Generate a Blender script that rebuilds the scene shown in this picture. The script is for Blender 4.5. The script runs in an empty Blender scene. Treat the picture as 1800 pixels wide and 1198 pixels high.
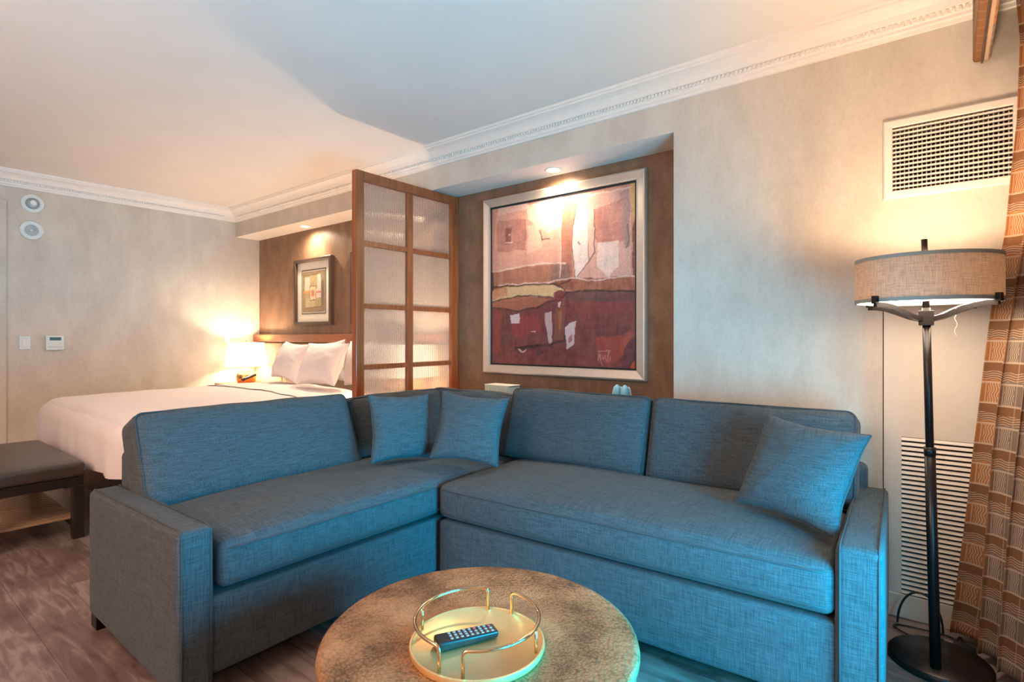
import bpy, bmesh, math, random
from mathutils import Vector, Matrix, noise
random.seed(7)
PI = math.pi
S = bpy.context.scene
C = S.collection

# ------------------------------------------------------------------ camera
cam_d = bpy.data.cameras.new('camera'); cam = bpy.data.objects.new('camera', cam_d); C.objects.link(cam)
cam.location = (0, 0, 1.2); cam.rotation_euler = (PI/2, 0, math.radians(38.5))
cam_d.sensor_width = 36; cam_d.lens = 19.2; cam_d.shift_y = -0.005; cam_d.clip_start = 0.02
S.camera = cam
# ------------------------------------------------------------------ world, exposure
W = bpy.data.worlds.new('world'); S.world = W; W.use_nodes = True
W.node_tree.nodes['Background'].inputs[0].default_value = (0.45, 0.8, 1.0, 1)
W.node_tree.nodes['Background'].inputs[1].default_value = 0.6
S.view_settings.view_transform = 'Standard'; S.view_settings.look = 'None'
S.view_settings.exposure = 0.5; S.view_settings.gamma = 1.0; S.view_settings.use_curve_mapping = False
S.cycles.use_denoising = True
S.cycles.max_bounces = 10; S.cycles.diffuse_bounces = 5; S.cycles.transmission_bounces = 8
S.cycles.sample_clamp_indirect = 4.0
# ------------------------------------------------------------------ daylight through the window in the right wall, then an added warm fill
WARM = (1.0, 0.66, 0.42)
def area(name, loc, rot, sx, sy, power, col, spread=180):
    l = bpy.data.lights.new(name, 'AREA'); l.shape = 'RECTANGLE'; l.size = sx; l.size_y = sy
    l.energy = power; l.color = col; l.spread = math.radians(spread)
    o = bpy.data.objects.new(name, l); C.objects.link(o); o.location = loc; o.rotation_euler = rot; return o
area('window_daylight', (0.44, 1.30, 0.68), (0, math.radians(84), 0), .80, 1.0, 80, (0.0, 0.60, 1.0), 145)
area('added_ceiling_fill', (-1.9, -1.9, 1.75), (PI, 0, 0), 1.0, 1.0, 190, (1.0, 0.68, 0.52))  # added fill without a lamp body, bounces warm light off the ceiling
CEIL = 2.60
YB, YN, XL, XR, XN = 2.87, 3.14, -6.25, 0.40, -1.16   # back wall, alcove wall, left wall, window wall, alcove return
SOF = 2.307

# ================================================================== materials
def new_mat(name):
    m = bpy.data.materials.new(name); m.use_nodes = True
    nt = m.node_tree; return m, nt, nt.nodes['Principled BSDF']
def N(nt, t, **k):
    n = nt.nodes.new(t)
    for a, b in k.items():
        if a.startswith('i_'): n.inputs[a[2:].replace('_', ' ')].default_value = b
        else: setattr(n, a, b)
    return n
def L(nt, a, b): nt.links.new(a, b)
def ramp(nt, fac, stops):
    r = nt.nodes.new('ShaderNodeValToRGB'); e = r.color_ramp.elements
    while len(e) < len(stops): e.new(0.5)
    for k, (p, c) in zip(e, stops): k.position = p; k.color = (*c, 1)
    L(nt, fac, r.inputs[0]); return r.outputs[0]
def plain(name, col, rough=0.5, metal=0.0, var=0.0, scale=20, bump=0.0, coat=0.0, spec=None):
    m, nt, b = new_mat(name)
    b.inputs['Base Color'].default_value = (*col, 1); b.inputs['Roughness'].default_value = rough
    b.inputs['Metallic'].default_value = metal
    if coat: b.inputs['Coat Weight'].default_value = coat
    if spec is not None: b.inputs['Specular IOR Level'].default_value = spec
    tc = N(nt, 'ShaderNodeTexCoord'); nz = N(nt, 'ShaderNodeTexNoise', i_Scale=scale, i_Detail=5.0)
    L(nt, tc.outputs['Object'], nz.inputs['Vector'])
    v = max(var, 0.02)
    L(nt, ramp(nt, nz.outputs[0], [(0.3, tuple(c*(1-v) for c in col)), (0.7, tuple(min(1, c*(1+v)) for c in col))]), b.inputs['Base Color'])
    if bump:
        bp = N(nt, 'ShaderNodeBump', i_Strength=bump, i_Distance=0.003)
        L(nt, nz.outputs[0], bp.inputs['Height']); L(nt, bp.outputs[0], b.inputs['Normal'])
    return m
def fabric(name, col, scale=1.0, contrast=0.35, bump=0.35, rough=0.9):
    m, nt, b = new_mat(name); b.inputs['Roughness'].default_value = rough
    b.inputs['Specular IOR Level'].default_value = 0.15
    b.inputs['Sheen Weight'].default_value = 0.06; b.inputs['Sheen Roughness'].default_value = 0.45
    tc = N(nt, 'ShaderNodeTexCoord')
    def weave(scs):
        o = None
        for sc in scs:
            mp = N(nt, 'ShaderNodeMapping'); mp.inputs['Scale'].default_value = tuple(s*scale for s in sc)
            L(nt, tc.outputs['Object'], mp.inputs[0])
            nz = N(nt, 'ShaderNodeTexNoise', i_Scale=1.0, i_Detail=3.0); L(nt, mp.outputs[0], nz.inputs['Vector'])
            if o is None: o = nz.outputs[0]; continue
            a = N(nt, 'ShaderNodeMath', operation='ADD'); L(nt, o, a.inputs[0]); L(nt, nz.outputs[0], a.inputs[1]); o = a.outputs[0]
        h = N(nt, 'ShaderNodeMath', operation='MULTIPLY'); L(nt, o, h.inputs[0]); h.inputs[1].default_value = 1/len(scs); return h.outputs[0]
    side = weave(((18, 18, 380), (380, 380, 18))); top = weave(((18, 380, 3), (380, 18, 3)))
    sp = N(nt, 'ShaderNodeSeparateXYZ'); L(nt, tc.outputs['Normal'], sp.inputs[0])
    ab = N(nt, 'ShaderNodeMath', operation='ABSOLUTE'); L(nt, sp.outputs[2], ab.inputs[0])
    mr = N(nt, 'ShaderNodeMapRange'); L(nt, ab.outputs[0], mr.inputs[0]); mr.inputs[1].default_value = .5; mr.inputs[2].default_value = .8
    mxf = N(nt, 'ShaderNodeMix'); L(nt, mr.outputs[0], mxf.inputs[0]); L(nt, side, mxf.inputs[2]); L(nt, top, mxf.inputs[3])
    h = mxf.outputs[0]
    L(nt, ramp(nt, h, [(0.38, tuple(c*(1-contrast) for c in col)), (0.62, tuple(min(1, c*(1+contrast)) for c in col))]), b.inputs['Base Color'])
    bp = N(nt, 'ShaderNodeBump', i_Strength=bump, i_Distance=0.002)
    L(nt, h, bp.inputs['Height']); L(nt, bp.outputs[0], b.inputs['Normal'])
    return m
def wood(name, col, dark, axis=2, rough=0.35, scale=1.0):
    m, nt, b = new_mat(name); b.inputs['Roughness'].default_value = rough; b.inputs['Coat Weight'].default_value = 0.15
    tc = N(nt, 'ShaderNodeTexCoord'); mp = N(nt, 'ShaderNodeMapping')
    sc = [60*scale]*3; sc[axis] = 3*scale; mp.inputs['Scale'].default_value = sc
    nz = N(nt, 'ShaderNodeTexNoise', i_Scale=1.0, i_Detail=6.0, i_Distortion=0.4)
    L(nt, tc.outputs['Object'], mp.inputs[0]); L(nt, mp.outputs[0], nz.inputs['Vector'])
    L(nt, ramp(nt, nz.outputs[0], [(0.3, dark), (0.7, col)]), b.inputs['Base Color'])
    bp = N(nt, 'ShaderNodeBump', i_Strength=0.1, i_Distance=0.001); L(nt, nz.outputs[0], bp.inputs['Height']); L(nt, bp.outputs[0], b.inputs['Normal'])
    return m
def wallpaper(name, a, bcol, sc=6.0, rough=0.6, streak=(1, 1, 0.5), bump=0.1):
    m, nt, b = new_mat(name); b.inputs['Roughness'].default_value = rough; b.inputs['Specular IOR Level'].default_value = 0.3
    tc = N(nt, 'ShaderNodeTexCoord'); mp = N(nt, 'ShaderNodeMapping'); mp.inputs['Scale'].default_value = streak
    L(nt, tc.outputs['Object'], mp.inputs[0])
    n1 = N(nt, 'ShaderNodeTexNoise', i_Scale=sc, i_Detail=8.0, i_Roughness=0.65); L(nt, mp.outputs[0], n1.inputs['Vector'])
    n2 = N(nt, 'ShaderNodeTexNoise', i_Scale=sc*18, i_Detail=3.0); L(nt, mp.outputs[0], n2.inputs['Vector'])
    mx = N(nt, 'ShaderNodeMath', operation='MULTIPLY_ADD'); L(nt, n2.outputs[0], mx.inputs[0]); mx.inputs[1].default_value = .3
    L(nt, n1.outputs[0], mx.inputs[2])
    L(nt, ramp(nt, mx.outputs[0], [(0.5, a), (0.8, bcol)]), b.inputs['Base Color'])
    bp = N(nt, 'ShaderNodeBump', i_Strength=bump, i_Distance=0.002); L(nt, mx.outputs[0], bp.inputs['Height']); L(nt, bp.outputs[0], b.inputs['Normal'])
    return m
def emit(name, col, strength, base=(0.9, 0.9, 0.9)):
    m, nt, b = new_mat(name); b.inputs['Base Color'].default_value = (*base, 1)
    nz = N(nt, 'ShaderNodeTexNoise', i_Scale=40.0)
    L(nt, ramp(nt, nz.outputs[0], [(0.3, tuple(c*.96 for c in col)), (0.7, col)]), b.inputs['Emission Color'])
    b.inputs['Emission Strength'].default_value = strength; b.inputs['Roughness'].default_value = 0.7; return m

M = {}
M['wall'] = wallpaper('beige_wallpaper', (0.53, 0.485, 0.425), (0.63, 0.59, 0.52), sc=5.0)
M['brown'] = wallpaper('brown_wallpaper', (0.165, 0.095, 0.06), (0.25, 0.155, 0.10), sc=7.0, rough=0.42, bump=0.25)
M['white'] = plain('white_paint', (0.80, 0.77, 0.73), 0.5)
M['ceiling'] = plain('ceiling_paint', (0.80, 0.765, 0.725), 0.85, var=0.015, scale=3)
M['sofa'] = fabric('blue_grey_linen', (0.056, 0.071, 0.082), contrast=0.34)
M['pillow'] = fabric('blue_linen', (0.058, 0.082, 0.096), contrast=0.34)
M['seam'] = plain('sofa_piping', (0.045, 0.052, 0.06), 0.9)
M['black'] = plain('black_metal', (0.012, 0.012, 0.014), 0.3, 0.6)
M['bronze'] = plain('dark_bronze', (0.028, 0.022, 0.021), 0.30, 0.6)
M['darkwood'] = wood('dark_wood', (0.022, 0.014, 0.011), (0.010, 0.007, 0.006), axis=2)
M['leather'] = plain('dark_leather', (0.050, 0.038, 0.033), 0.32, var=0.12, scale=60, bump=0.08)
M['cherry'] = wood('cherry_wood', (0.42, 0.115, 0.034), (0.26, 0.06, 0.017), axis=2)
M['cherryh'] = wood('cherry_rail_wood', (0.36, 0.12, 0.045), (0.23, 0.065, 0.025), axis=0)
M['linen'] = plain('white_bed_linen', (0.80, 0.74, 0.75), 0.85, var=0.02, scale=4, bump=0.05)
M['headboard'] = plain('beige_upholstery', (0.50, 0.40, 0.29), 0.6, var=0.05, scale=30, bump=0.1)
M['gold'] = plain('polished_gold', (0.75, 0.58, 0.36), 0.12, 1.0)
M['tray'] = plain('gold_leaf_tray', (0.84, 0.55, 0.25), 0.36, 0.7, var=0.10, scale=9)
M['silver'] = plain('silver_frame', (0.60, 0.55, 0.49), 0.36, 0.65, var=0.04, scale=30)
M['vent'] = plain('vent_enamel', (0.78, 0.72, 0.66), 0.4)
M['panel'] = plain('panel_enamel', (0.66, 0.585, 0.51), 0.5)
M['dark'] = plain('dark_void', (0.012, 0.011, 0.010), 0.9)
M['voidb'] = plain('brown_void', (0.045, 0.03, 0.022), 0.9)
M['plastic'] = plain('white_plastic', (0.70, 0.76, 0.74), 0.4)
M['plastic_b'] = plain('black_plastic', (0.012, 0.014, 0.016), 0.32)
M['lcd'] = plain('lcd_grey', (0.07, 0.13, 0.13), 0.25)
M['btn'] = plain('grey_buttons', (0.30, 0.31, 0.33), 0.5)
M['btnr'] = plain('red_buttons', (0.45, 0.10, 0.10), 0.5)
M['framebrown'] = plain('dark_brown_frame', (0.06, 0.035, 0.025), 0.4)
M['mat'] = plain('cream_mat', (0.80, 0.76, 0.68), 0.9)
M['bluebit'] = plain('pale_blue_foam', (0.25, 0.55, 0.72), 0.6)
M['bluebox'] = plain('pale_teal_plastic', (0.50, 0.70, 0.72), 0.5)
M['lampgold'] = plain('antique_gold', (0.60, 0.38, 0.15), 0.25, 1.0, var=0.2, scale=12)
M['tanwood'] = wood('tan_wood', (0.40, 0.26, 0.15), (0.26, 0.16, 0.09), axis=1)

def m_floor():
    m, nt, b = new_mat('wood_plank_floor')
    tc = N(nt, 'ShaderNodeTexCoord'); mp = N(nt, 'ShaderNodeMapping'); mp.inputs['Location'].default_value = (0.35, 0.07, 0)
    L(nt, tc.outputs['Object'], mp.inputs[0])
    br = N(nt, 'ShaderNodeTexBrick', offset=0.37, i_Scale=1.0, i_Mortar_Size=0.0016, i_Mortar_Smooth=0.3, i_Bias=0.0, i_Brick_Width=1.25, i_Row_Height=0.2)
    br.inputs['Color1'].default_value = (0.0, 0, 0, 1); br.inputs['Color2'].default_value = (1, 1, 1, 1); br.inputs['Mortar'].default_value = (0.3, 0.3, 0.3, 1)
    L(nt, mp.outputs[0], br.inputs['Vector'])
    m2 = N(nt, 'ShaderNodeMapping'); m2.inputs['Scale'].default_value = (4, 26, 1); L(nt, tc.outputs['Object'], m2.inputs[0])
    n1 = N(nt, 'ShaderNodeTexNoise', i_Scale=1.0, i_Detail=8.0, i_Distortion=1.0); L(nt, m2.outputs[0], n1.inputs['Vector'])
    n2 = N(nt, 'ShaderNodeTexNoise', i_Scale=5.0, i_Detail=6.0); L(nt, tc.outputs['Object'], n2.inputs['Vector'])
    a = N(nt, 'ShaderNodeMath', operation='MULTIPLY_ADD'); L(nt, br.outputs['Color'], a.inputs[0]); a.inputs[1].default_value = 0.35; L(nt, n1.outputs[0], a.inputs[2])
    a2 = N(nt, 'ShaderNodeMath', operation='MULTIPLY_ADD'); L(nt, n2.outputs[0], a2.inputs[0]); a2.inputs[1].default_value = 0.5; L(nt, a.outputs[0], a2.inputs[2])
    col = ramp(nt, a2.outputs[0], [(0.55, (0.075, 0.050, 0.045)), (0.85, (0.150, 0.105, 0.096)), (1.15, (0.23, 0.18, 0.165))])
    mx = N(nt, 'ShaderNodeMixRGB', blend_type='MULTIPLY'); L(nt, br.outputs['Fac'], mx.inputs[0]); L(nt, col, mx.inputs[1]); mx.inputs[2].default_value = (0.45, 0.42, 0.42, 1)
    L(nt, mx.outputs[0], b.inputs['Base Color']); b.inputs['Roughness'].default_value = 0.42
    bp = N(nt, 'ShaderNodeBump', i_Strength=0.15, i_Distance=0.002); L(nt, a2.outputs[0], bp.inputs['Height']); L(nt, bp.outputs[0], b.inputs['Normal'])
    return m
M['floor'] = m_floor()

def m_hammered():
    m, nt, b = new_mat('hammered_brass'); b.inputs['Metallic'].default_value = 0.55; b.inputs['Roughness'].default_value = 0.5
    tc = N(nt, 'ShaderNodeTexCoord')
    sep = N(nt, 'ShaderNodeSeparateXYZ'); L(nt, tc.outputs['Object'], sep.inputs[0])
    at = N(nt, 'ShaderNodeMath', operation='ARCTAN2'); L(nt, sep.outputs[1], at.inputs[0]); L(nt, sep.outputs[0], at.inputs[1])
    ln = N(nt, 'ShaderNodeVectorMath', operation='LENGTH'); cx = N(nt, 'ShaderNodeCombineXYZ')
    L(nt, sep.outputs[0], cx.inputs[0]); L(nt, sep.outputs[1], cx.inputs[1]); L(nt, cx.outputs[0], ln.inputs[0])
    p = N(nt, 'ShaderNodeCombineXYZ')
    ma = N(nt, 'ShaderNodeMath', operation='MULTIPLY'); L(nt, at.outputs[0], ma.inputs[0]); ma.inputs[1].default_value = 38.0
    mr = N(nt, 'ShaderNodeMath', operation='MULTIPLY'); L(nt, ln.outputs['Value'], mr.inputs[0]); mr.inputs[1].default_value = 150.0
    mz = N(nt, 'ShaderNodeMath', operation='MULTIPLY'); L(nt, sep.outputs[2], mz.inputs[0]); mz.inputs[1].default_value = 120.0
    L(nt, ma.outputs[0], p.inputs[0]); L(nt, mr.outputs[0], p.inputs[1]); L(nt, mz.outputs[0], p.inputs[2])
    vo = N(nt, 'ShaderNodeTexVoronoi', i_Scale=1.0); L(nt, p.outputs[0], vo.inputs['Vector'])
    nz = N(nt, 'ShaderNodeTexNoise', i_Scale=7.0, i_Detail=6.0); L(nt, tc.outputs['Object'], nz.inputs['Vector'])
    a = N(nt, 'ShaderNodeMath', operation='MULTIPLY_ADD'); L(nt, vo.outputs['Distance'], a.inputs[0]); a.inputs[1].default_value = -0.30; L(nt, nz.outputs[0], a.inputs[2])
    L(nt, ramp(nt, a.outputs[0], [(0.15, (0.15, 0.072, 0.034)), (0.36, (0.37, 0.19, 0.090)), (0.6, (0.54, 0.31, 0.16))]), b.inputs['Base Color'])
    bp = N(nt, 'ShaderNodeBump', i_Strength=0.7, i_Distance=0.0025); L(nt, vo.outputs['Distance'], bp.inputs['Height']); L(nt, bp.outputs[0], b.inputs['Normal'])
    return m
M['hammered'] = m_hammered()

def m_glass():
    m, nt, b = new_mat('reeded_glass')
    nt.nodes.remove(b); out = nt.nodes['Material Output']
    tc = N(nt, 'ShaderNodeTexCoord'); wv = N(nt, 'ShaderNodeTexWave', wave_type='BANDS', bands_direction='Y', wave_profile='SIN', i_Scale=38.0)
    L(nt, tc.outputs['Object'], wv.inputs['Vector'])
    bp = N(nt, 'ShaderNodeBump', i_Strength=1.0, i_Distance=0.004); L(nt, wv.outputs['Fac'], bp.inputs['Height'])
    rf = N(nt, 'ShaderNodeBsdfRefraction', i_Roughness=0.11, i_IOR=1.24); rf.inputs['Color'].default_value = (0.97, 0.94, 0.92, 1)
    L(nt, bp.outputs[0], rf.inputs['Normal'])
    tl = N(nt, 'ShaderNodeBsdfTranslucent'); tl.inputs['Color'].default_value = (0.9, 0.86, 0.84, 1)
    df = N(nt, 'ShaderNodeBsdfPrincipled', i_Roughness=0.25); df.inputs['Base Color'].default_value = (0.85, 0.82, 0.80, 1)
    m1 = N(nt, 'ShaderNodeMixShader'); m1.inputs[0].default_value = 0.20; L(nt, rf.outputs[0], m1.inputs[1]); L(nt, tl.outputs[0], m1.inputs[2])
    m2 = N(nt, 'ShaderNodeMixShader'); m2.inputs[0].default_value = 0.07; L(nt, m1.outputs[0], m2.inputs[1]); L(nt, df.outputs[0], m2.inputs[2])
    L(nt, m2.outputs[0], out.inputs[0]); return m
M['glass'] = m_glass()

def m_shade(name, col, tr, fine=True, em=0.0, emc=(1, .8, .55)):
    m, nt, b = new_mat(name); out = nt.nodes['Material Output']
    tc = N(nt, 'ShaderNodeTexCoord'); o = []
    for sc in ((30, 30, 700), (600, 600, 25)):
        mp = N(nt, 'ShaderNodeMapping'); mp.inputs['Scale'].default_value = sc; L(nt, tc.outputs['Object'], mp.inputs[0])
        nz = N(nt, 'ShaderNodeTexNoise', i_Scale=1.0, i_Detail=3.0); L(nt, mp.outputs[0], nz.inputs['Vector']); o.append(nz.outputs[0])
    a = N(nt, 'ShaderNodeMath', operation='ADD'); L(nt, o[0], a.inputs[0]); L(nt, o[1], a.inputs[1])
    h = N(nt, 'ShaderNodeMath', operation='MULTIPLY'); L(nt, a.outputs[0], h.inputs[0]); h.inputs[1].default_value = .5
    k = .55 if fine else .95
    c = ramp(nt, h.outputs[0], [(0.36, tuple(x*k for x in col)), (0.6, col)])
    L(nt, c, b.inputs['Base Color']); b.inputs['Roughness'].default_value = .9; b.inputs['Specular IOR Level'].default_value = .1
    if em:
        b.inputs['Emission Color'].default_value = (*emc, 1); b.inputs['Emission Strength'].default_value = em
    t = N(nt, 'ShaderNodeBsdfTranslucent'); L(nt, c, t.inputs[0])
    mx = N(nt, 'ShaderNodeMixShader'); mx.inputs[0].default_value = tr
    L(nt, b.outputs[0], mx.inputs[1]); L(nt, t.outputs[0], mx.inputs[2]); L(nt, mx.outputs[0], out.inputs[0]); return m
M['shade'] = m_shade('linen_lamp_shade', (0.60, 0.50, 0.41), 0.22)
M['shade_trim'] = plain('grey_shade_trim', (0.27, 0.30, 0.29), 0.8)
M['wshade'] = m_shade('white_lamp_shade', (0.92, 0.87, 0.80), 0.35, fine=False, em=1.6, emc=(1, .86, .68))
M['diffuser'] = emit('lamp_diffuser', (1.0, 0.80, 0.60), 11.0)
M['spotlens'] = emit('recessed_lens', (1.0, 0.82, 0.62), 12.0)

def m_curtain():
    m, nt, b = new_mat('woven_curtain'); out = nt.nodes['Material Output']
    uv = N(nt, 'ShaderNodeUVMap', uv_map='uv'); sp = N(nt, 'ShaderNodeSeparateXYZ'); L(nt, uv.outputs[0], sp.inputs[0])
    U, V = sp.outputs[0], sp.outputs[1]
    def mt(op, a, b2=None, c2=None):
        n = N(nt, 'ShaderNodeMath', operation=op)
        for i, x in enumerate((a, b2, c2)):
            if x is None: continue
            if hasattr(x, 'links') or hasattr(x, 'is_linked'): L(nt, x, n.inputs[i])
            else: n.inputs[i].default_value = x
        return n.outputs[0]
    def rng(x, a, bb): return mt('MULTIPLY', mt('GREATER_THAN', x, a), mt('LESS_THAN', x, bb))
    PV, PU = 0.157, 0.064
    fv = mt('FRACT', mt('DIVIDE', V, PV)); fu = mt('FRACT', mt('DIVIDE', U, PU))
    alt = mt('GREATER_THAN', mt('FRACT', mt('DIVIDE', U, 0.7668)), 0.34)
    block = rng(fv, 0.0, 0.52)
    # vertical wavy threads in the block
    wv = mt('SINE', mt('MULTIPLY', mt('ADD', U, mt('MULTIPLY', mt('SINE', mt('MULTIPLY', V, 2*PI/0.042)), 0.0022)), 2*PI/0.0062))
    cl = mt('MULTIPLY', mt('MULTIPLY', mt('GREATER_THAN', wv, 0.35), rng(fu, 0.40, 0.88)), block)
    strip = mt('MULTIPLY', mt('MULTIPLY', rng(fu, 0.26, 0.32), block), 0.8)
    edge = rng(fv, 0.0, 0.045); edge2 = rng(fv, 0.50, 0.545)
    band = rng(fv, 0.60, 1.0)
    wh = mt('SINE', mt('MULTIPLY', mt('ADD', V, mt('MULTIPLY', mt('SINE', mt('MULTIPLY', U, 2*PI/0.05)), 0.0028)), 2*PI/0.0085))
    bl = mt('MULTIPLY', mt('MULTIPLY', mt('GREATER_THAN', wh, 0.25), rng(fv, 0.58, 0.80)), 0.9)
    col_seam = mt('MULTIPLY', rng(fu, 0.95, 1.0), 0.5)
    light = mt('MINIMUM', mt('ADD', mt('ADD', mt('ADD', cl, strip), mt('ADD', edge, edge2)), mt('ADD', bl, col_seam)), 1.0)
    m0 = N(nt, 'ShaderNodeMixRGB'); L(nt, alt, m0.inputs[0]); m0.inputs[1].default_value = (0.34, 0.14, 0.05, 1); m0.inputs[2].default_value = (0.19, 0.135, 0.10, 1)
    m1 = N(nt, 'ShaderNodeMixRGB'); L(nt, band, m1.inputs[0]); L(nt, m0.outputs[0], m1.inputs[1]); m1.inputs[2].default_value = (0.20, 0.095, 0.045, 1)
    m2 = N(nt, 'ShaderNodeMixRGB'); L(nt, mt('MULTIPLY', light, 0.85), m2.inputs[0]); L(nt, m1.outputs[0], m2.inputs[1]); m2.inputs[2].default_value = (0.50, 0.37, 0.27, 1)
    L(nt, m2.outputs[0], b.inputs['Base Color']); b.inputs['Roughness'].default_value = 0.85; b.inputs['Specular IOR Level'].default_value = 0.2
    bp = N(nt, 'ShaderNodeBump', i_Strength=0.3, i_Distance=0.001); L(nt, light, bp.inputs['Height']); L(nt, bp.outputs[0], b.inputs['Normal'])
    tl = N(nt, 'ShaderNodeBsdfTranslucent'); L(nt, m2.outputs[0], tl.inputs[0])
    mx = N(nt, 'ShaderNodeMixShader'); mx.inputs[0].default_value = 0.12
    L(nt, b.outputs[0], mx.inputs[1]); L(nt, tl.outputs[0], mx.inputs[2]); L(nt, mx.outputs[0], out.inputs[0])
    return m
M['curtain'] = m_curtain()
def m_vcol(name, rough=0.5):
    m, nt, b = new_mat(name); a = N(nt, 'ShaderNodeVertexColor', layer_name='paint'); b.inputs['Roughness'].default_value = rough
    tc = N(nt, 'ShaderNodeTexCoord'); nz = N(nt, 'ShaderNodeTexNoise', i_Scale=90.0, i_Detail=4.0); L(nt, tc.outputs['Object'], nz.inputs['Vector'])
    mx = N(nt, 'ShaderNodeMixRGB', blend_type='OVERLAY'); mx.inputs[0].default_value = 0.35
    L(nt, a.outputs[0], mx.inputs[1]); L(nt, nz.outputs[0], mx.inputs[2]); L(nt, mx.outputs[0], b.inputs['Base Color'])
    bp = N(nt, 'ShaderNodeBump', i_Strength=0.15, i_Distance=0.002); L(nt, nz.outputs[0], bp.inputs['Height']); L(nt, bp.outputs[0], b.inputs['Normal'])
    return m
M['paint'] = m_vcol('painted_canvas', 0.45)

# ================================================================== geometry helpers
def obj(name, bm, mat, parent=None, smooth=False, auto=None):
    if parent:                                   # geometry is given in the thing's outer space
        mt, q = Matrix.Identity(4), parent
        while q: mt = q.matrix_basis @ mt; q = q.parent
        bmesh.ops.transform(bm, matrix=mt.inverted(), verts=bm.verts[:])
    me = bpy.data.meshes.new(name)
    bmesh.ops.recalc_face_normals(bm, faces=bm.faces[:])
    bm.to_mesh(me); bm.free()
    for mm in (mat if isinstance(mat, (list, tuple)) else [mat]): me.materials.append(mm)
    if smooth:
        for p in me.polygons: p.use_smooth = True
    if auto is not None:
        for p in me.polygons: p.use_smooth = True
        me.set_sharp_from_angle(angle=math.radians(auto))
    o = bpy.data.objects.new(name, me); C.objects.link(o)
    if parent: o.parent = parent
    return o
def tag(o, label, cat, group=None):
    o['label'] = label; o['category'] = cat
    if group: o['group'] = group
    return o
def thing(name, label, cat, loc=(0, 0, 0), rotz=0.0, group=None):
    o = bpy.data.objects.new(name, None); C.objects.link(o); o.empty_display_size = .05
    o.location = loc; o.rotation_euler = (0, 0, rotz); return tag(o, label, cat, group)
def struct(name, bm, mat, **k):
    o = obj(name, bm, mat, **k); o['kind'] = 'structure'; return o
def dup(root, label, loc=None, rotz=None):
    r = root.copy(); C.objects.link(r); r['label'] = label
    if loc is not None: r.location = loc
    if rotz is not None: r.rotation_euler = (0, 0, rotz)
    for ch in list(root.children):
        c = ch.copy(); C.objects.link(c); c.parent = r
        for g in list(ch.children):
            d = g.copy(); C.objects.link(d); d.parent = c
    return r
def box(bm, x0, x1, y0, y1, z0, z1, bev=0.0, seg=2, mi=0):
    b2 = bmesh.new()
    g = bmesh.ops.create_cube(b2, size=1.0)
    for v in g['verts']:
        v.co = Vector(((x0+x1)/2 + v.co.x*(x1-x0), (y0+y1)/2 + v.co.y*(y1-y0), (z0+z1)/2 + v.co.z*(z1-z0)))
    if bev: bmesh.ops.bevel(b2, geom=b2.edges[:], offset=bev, segments=seg, profile=0.5, affect='EDGES')
    merge(bm, b2, mi); return bm
def merge(bm, b2, mi=0, mtx=None):
    mp = {}
    for v in b2.verts: mp[v] = bm.verts.new(mtx @ v.co if mtx else v.co)
    for f in b2.faces:
        nf = bm.faces.new([mp[v] for v in f.verts]); nf.material_index = mi; nf.smooth = f.smooth
    b2.free()
def BX(*a, **k): return box(bmesh.new(), *a, **k)
def tube(bm, pts, r, n=10, cyc=False, caps=True, mi=0):
    pts = [Vector(p) for p in pts]; rings = []; m = len(pts)
    up = None
    for i, p in enumerate(pts):
        if cyc: t = pts[(i+1) % m] - pts[i-1]
        else: t = pts[min(i+1, m-1)] - pts[max(i-1, 0)]
        t.normalize()
        if up is None:
            up = Vector((0, 0, 1)) if abs(t.z) < .9 else Vector((1, 0, 0))
        a = t.cross(up)
        if a.length < 1e-4: a = t.orthogonal()
        a.normalize(); up = a.cross(t).normalized()
        rr = r[i] if isinstance(r, (list, tuple)) else r
        rings.append([bm.verts.new(p + a*math.cos(2*PI*k/n)*rr + up*math.sin(2*PI*k/n)*rr) for k in range(n)])
    for i in range(m if cyc else m-1):
        A, B = rings[i], rings[(i+1) % m]
        for k in range(n):
            f = bm.faces.new((A[k], A[(k+1) % n], B[(k+1) % n], B[k])); f.material_index = mi; f.smooth = True
    if caps and not cyc: bm.faces.new(rings[0]); bm.faces.new(rings[-1])
    return bm
def lathe(bm, prof, n=48, cx=0, cy=0, closed=False, mi=0):
    rings = []
    for r, z in prof:
        if r < 1e-6: rings.append([bm.verts.new((cx, cy, z))])
        else: rings.append([bm.verts.new((cx+r*math.cos(2*PI*k/n), cy+r*math.sin(2*PI*k/n), z)) for k in range(n)])
    P = list(zip(rings, rings[1:])) + ([(rings[-1], rings[0])] if closed else [])
    for A, B in P:
        for k in range(n):
            k2 = (k+1) % n
            if len(A) == 1 and len(B) == 1: continue
            if len(A) == 1: f = bm.faces.new((A[0], B[k], B[k2]))
            elif len(B) == 1: f = bm.faces.new((A[k], A[k2], B[0]))
            else: f = bm.faces.new((A[k], A[k2], B[k2], B[k]))
            f.material_index = mi
    return bm
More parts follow.
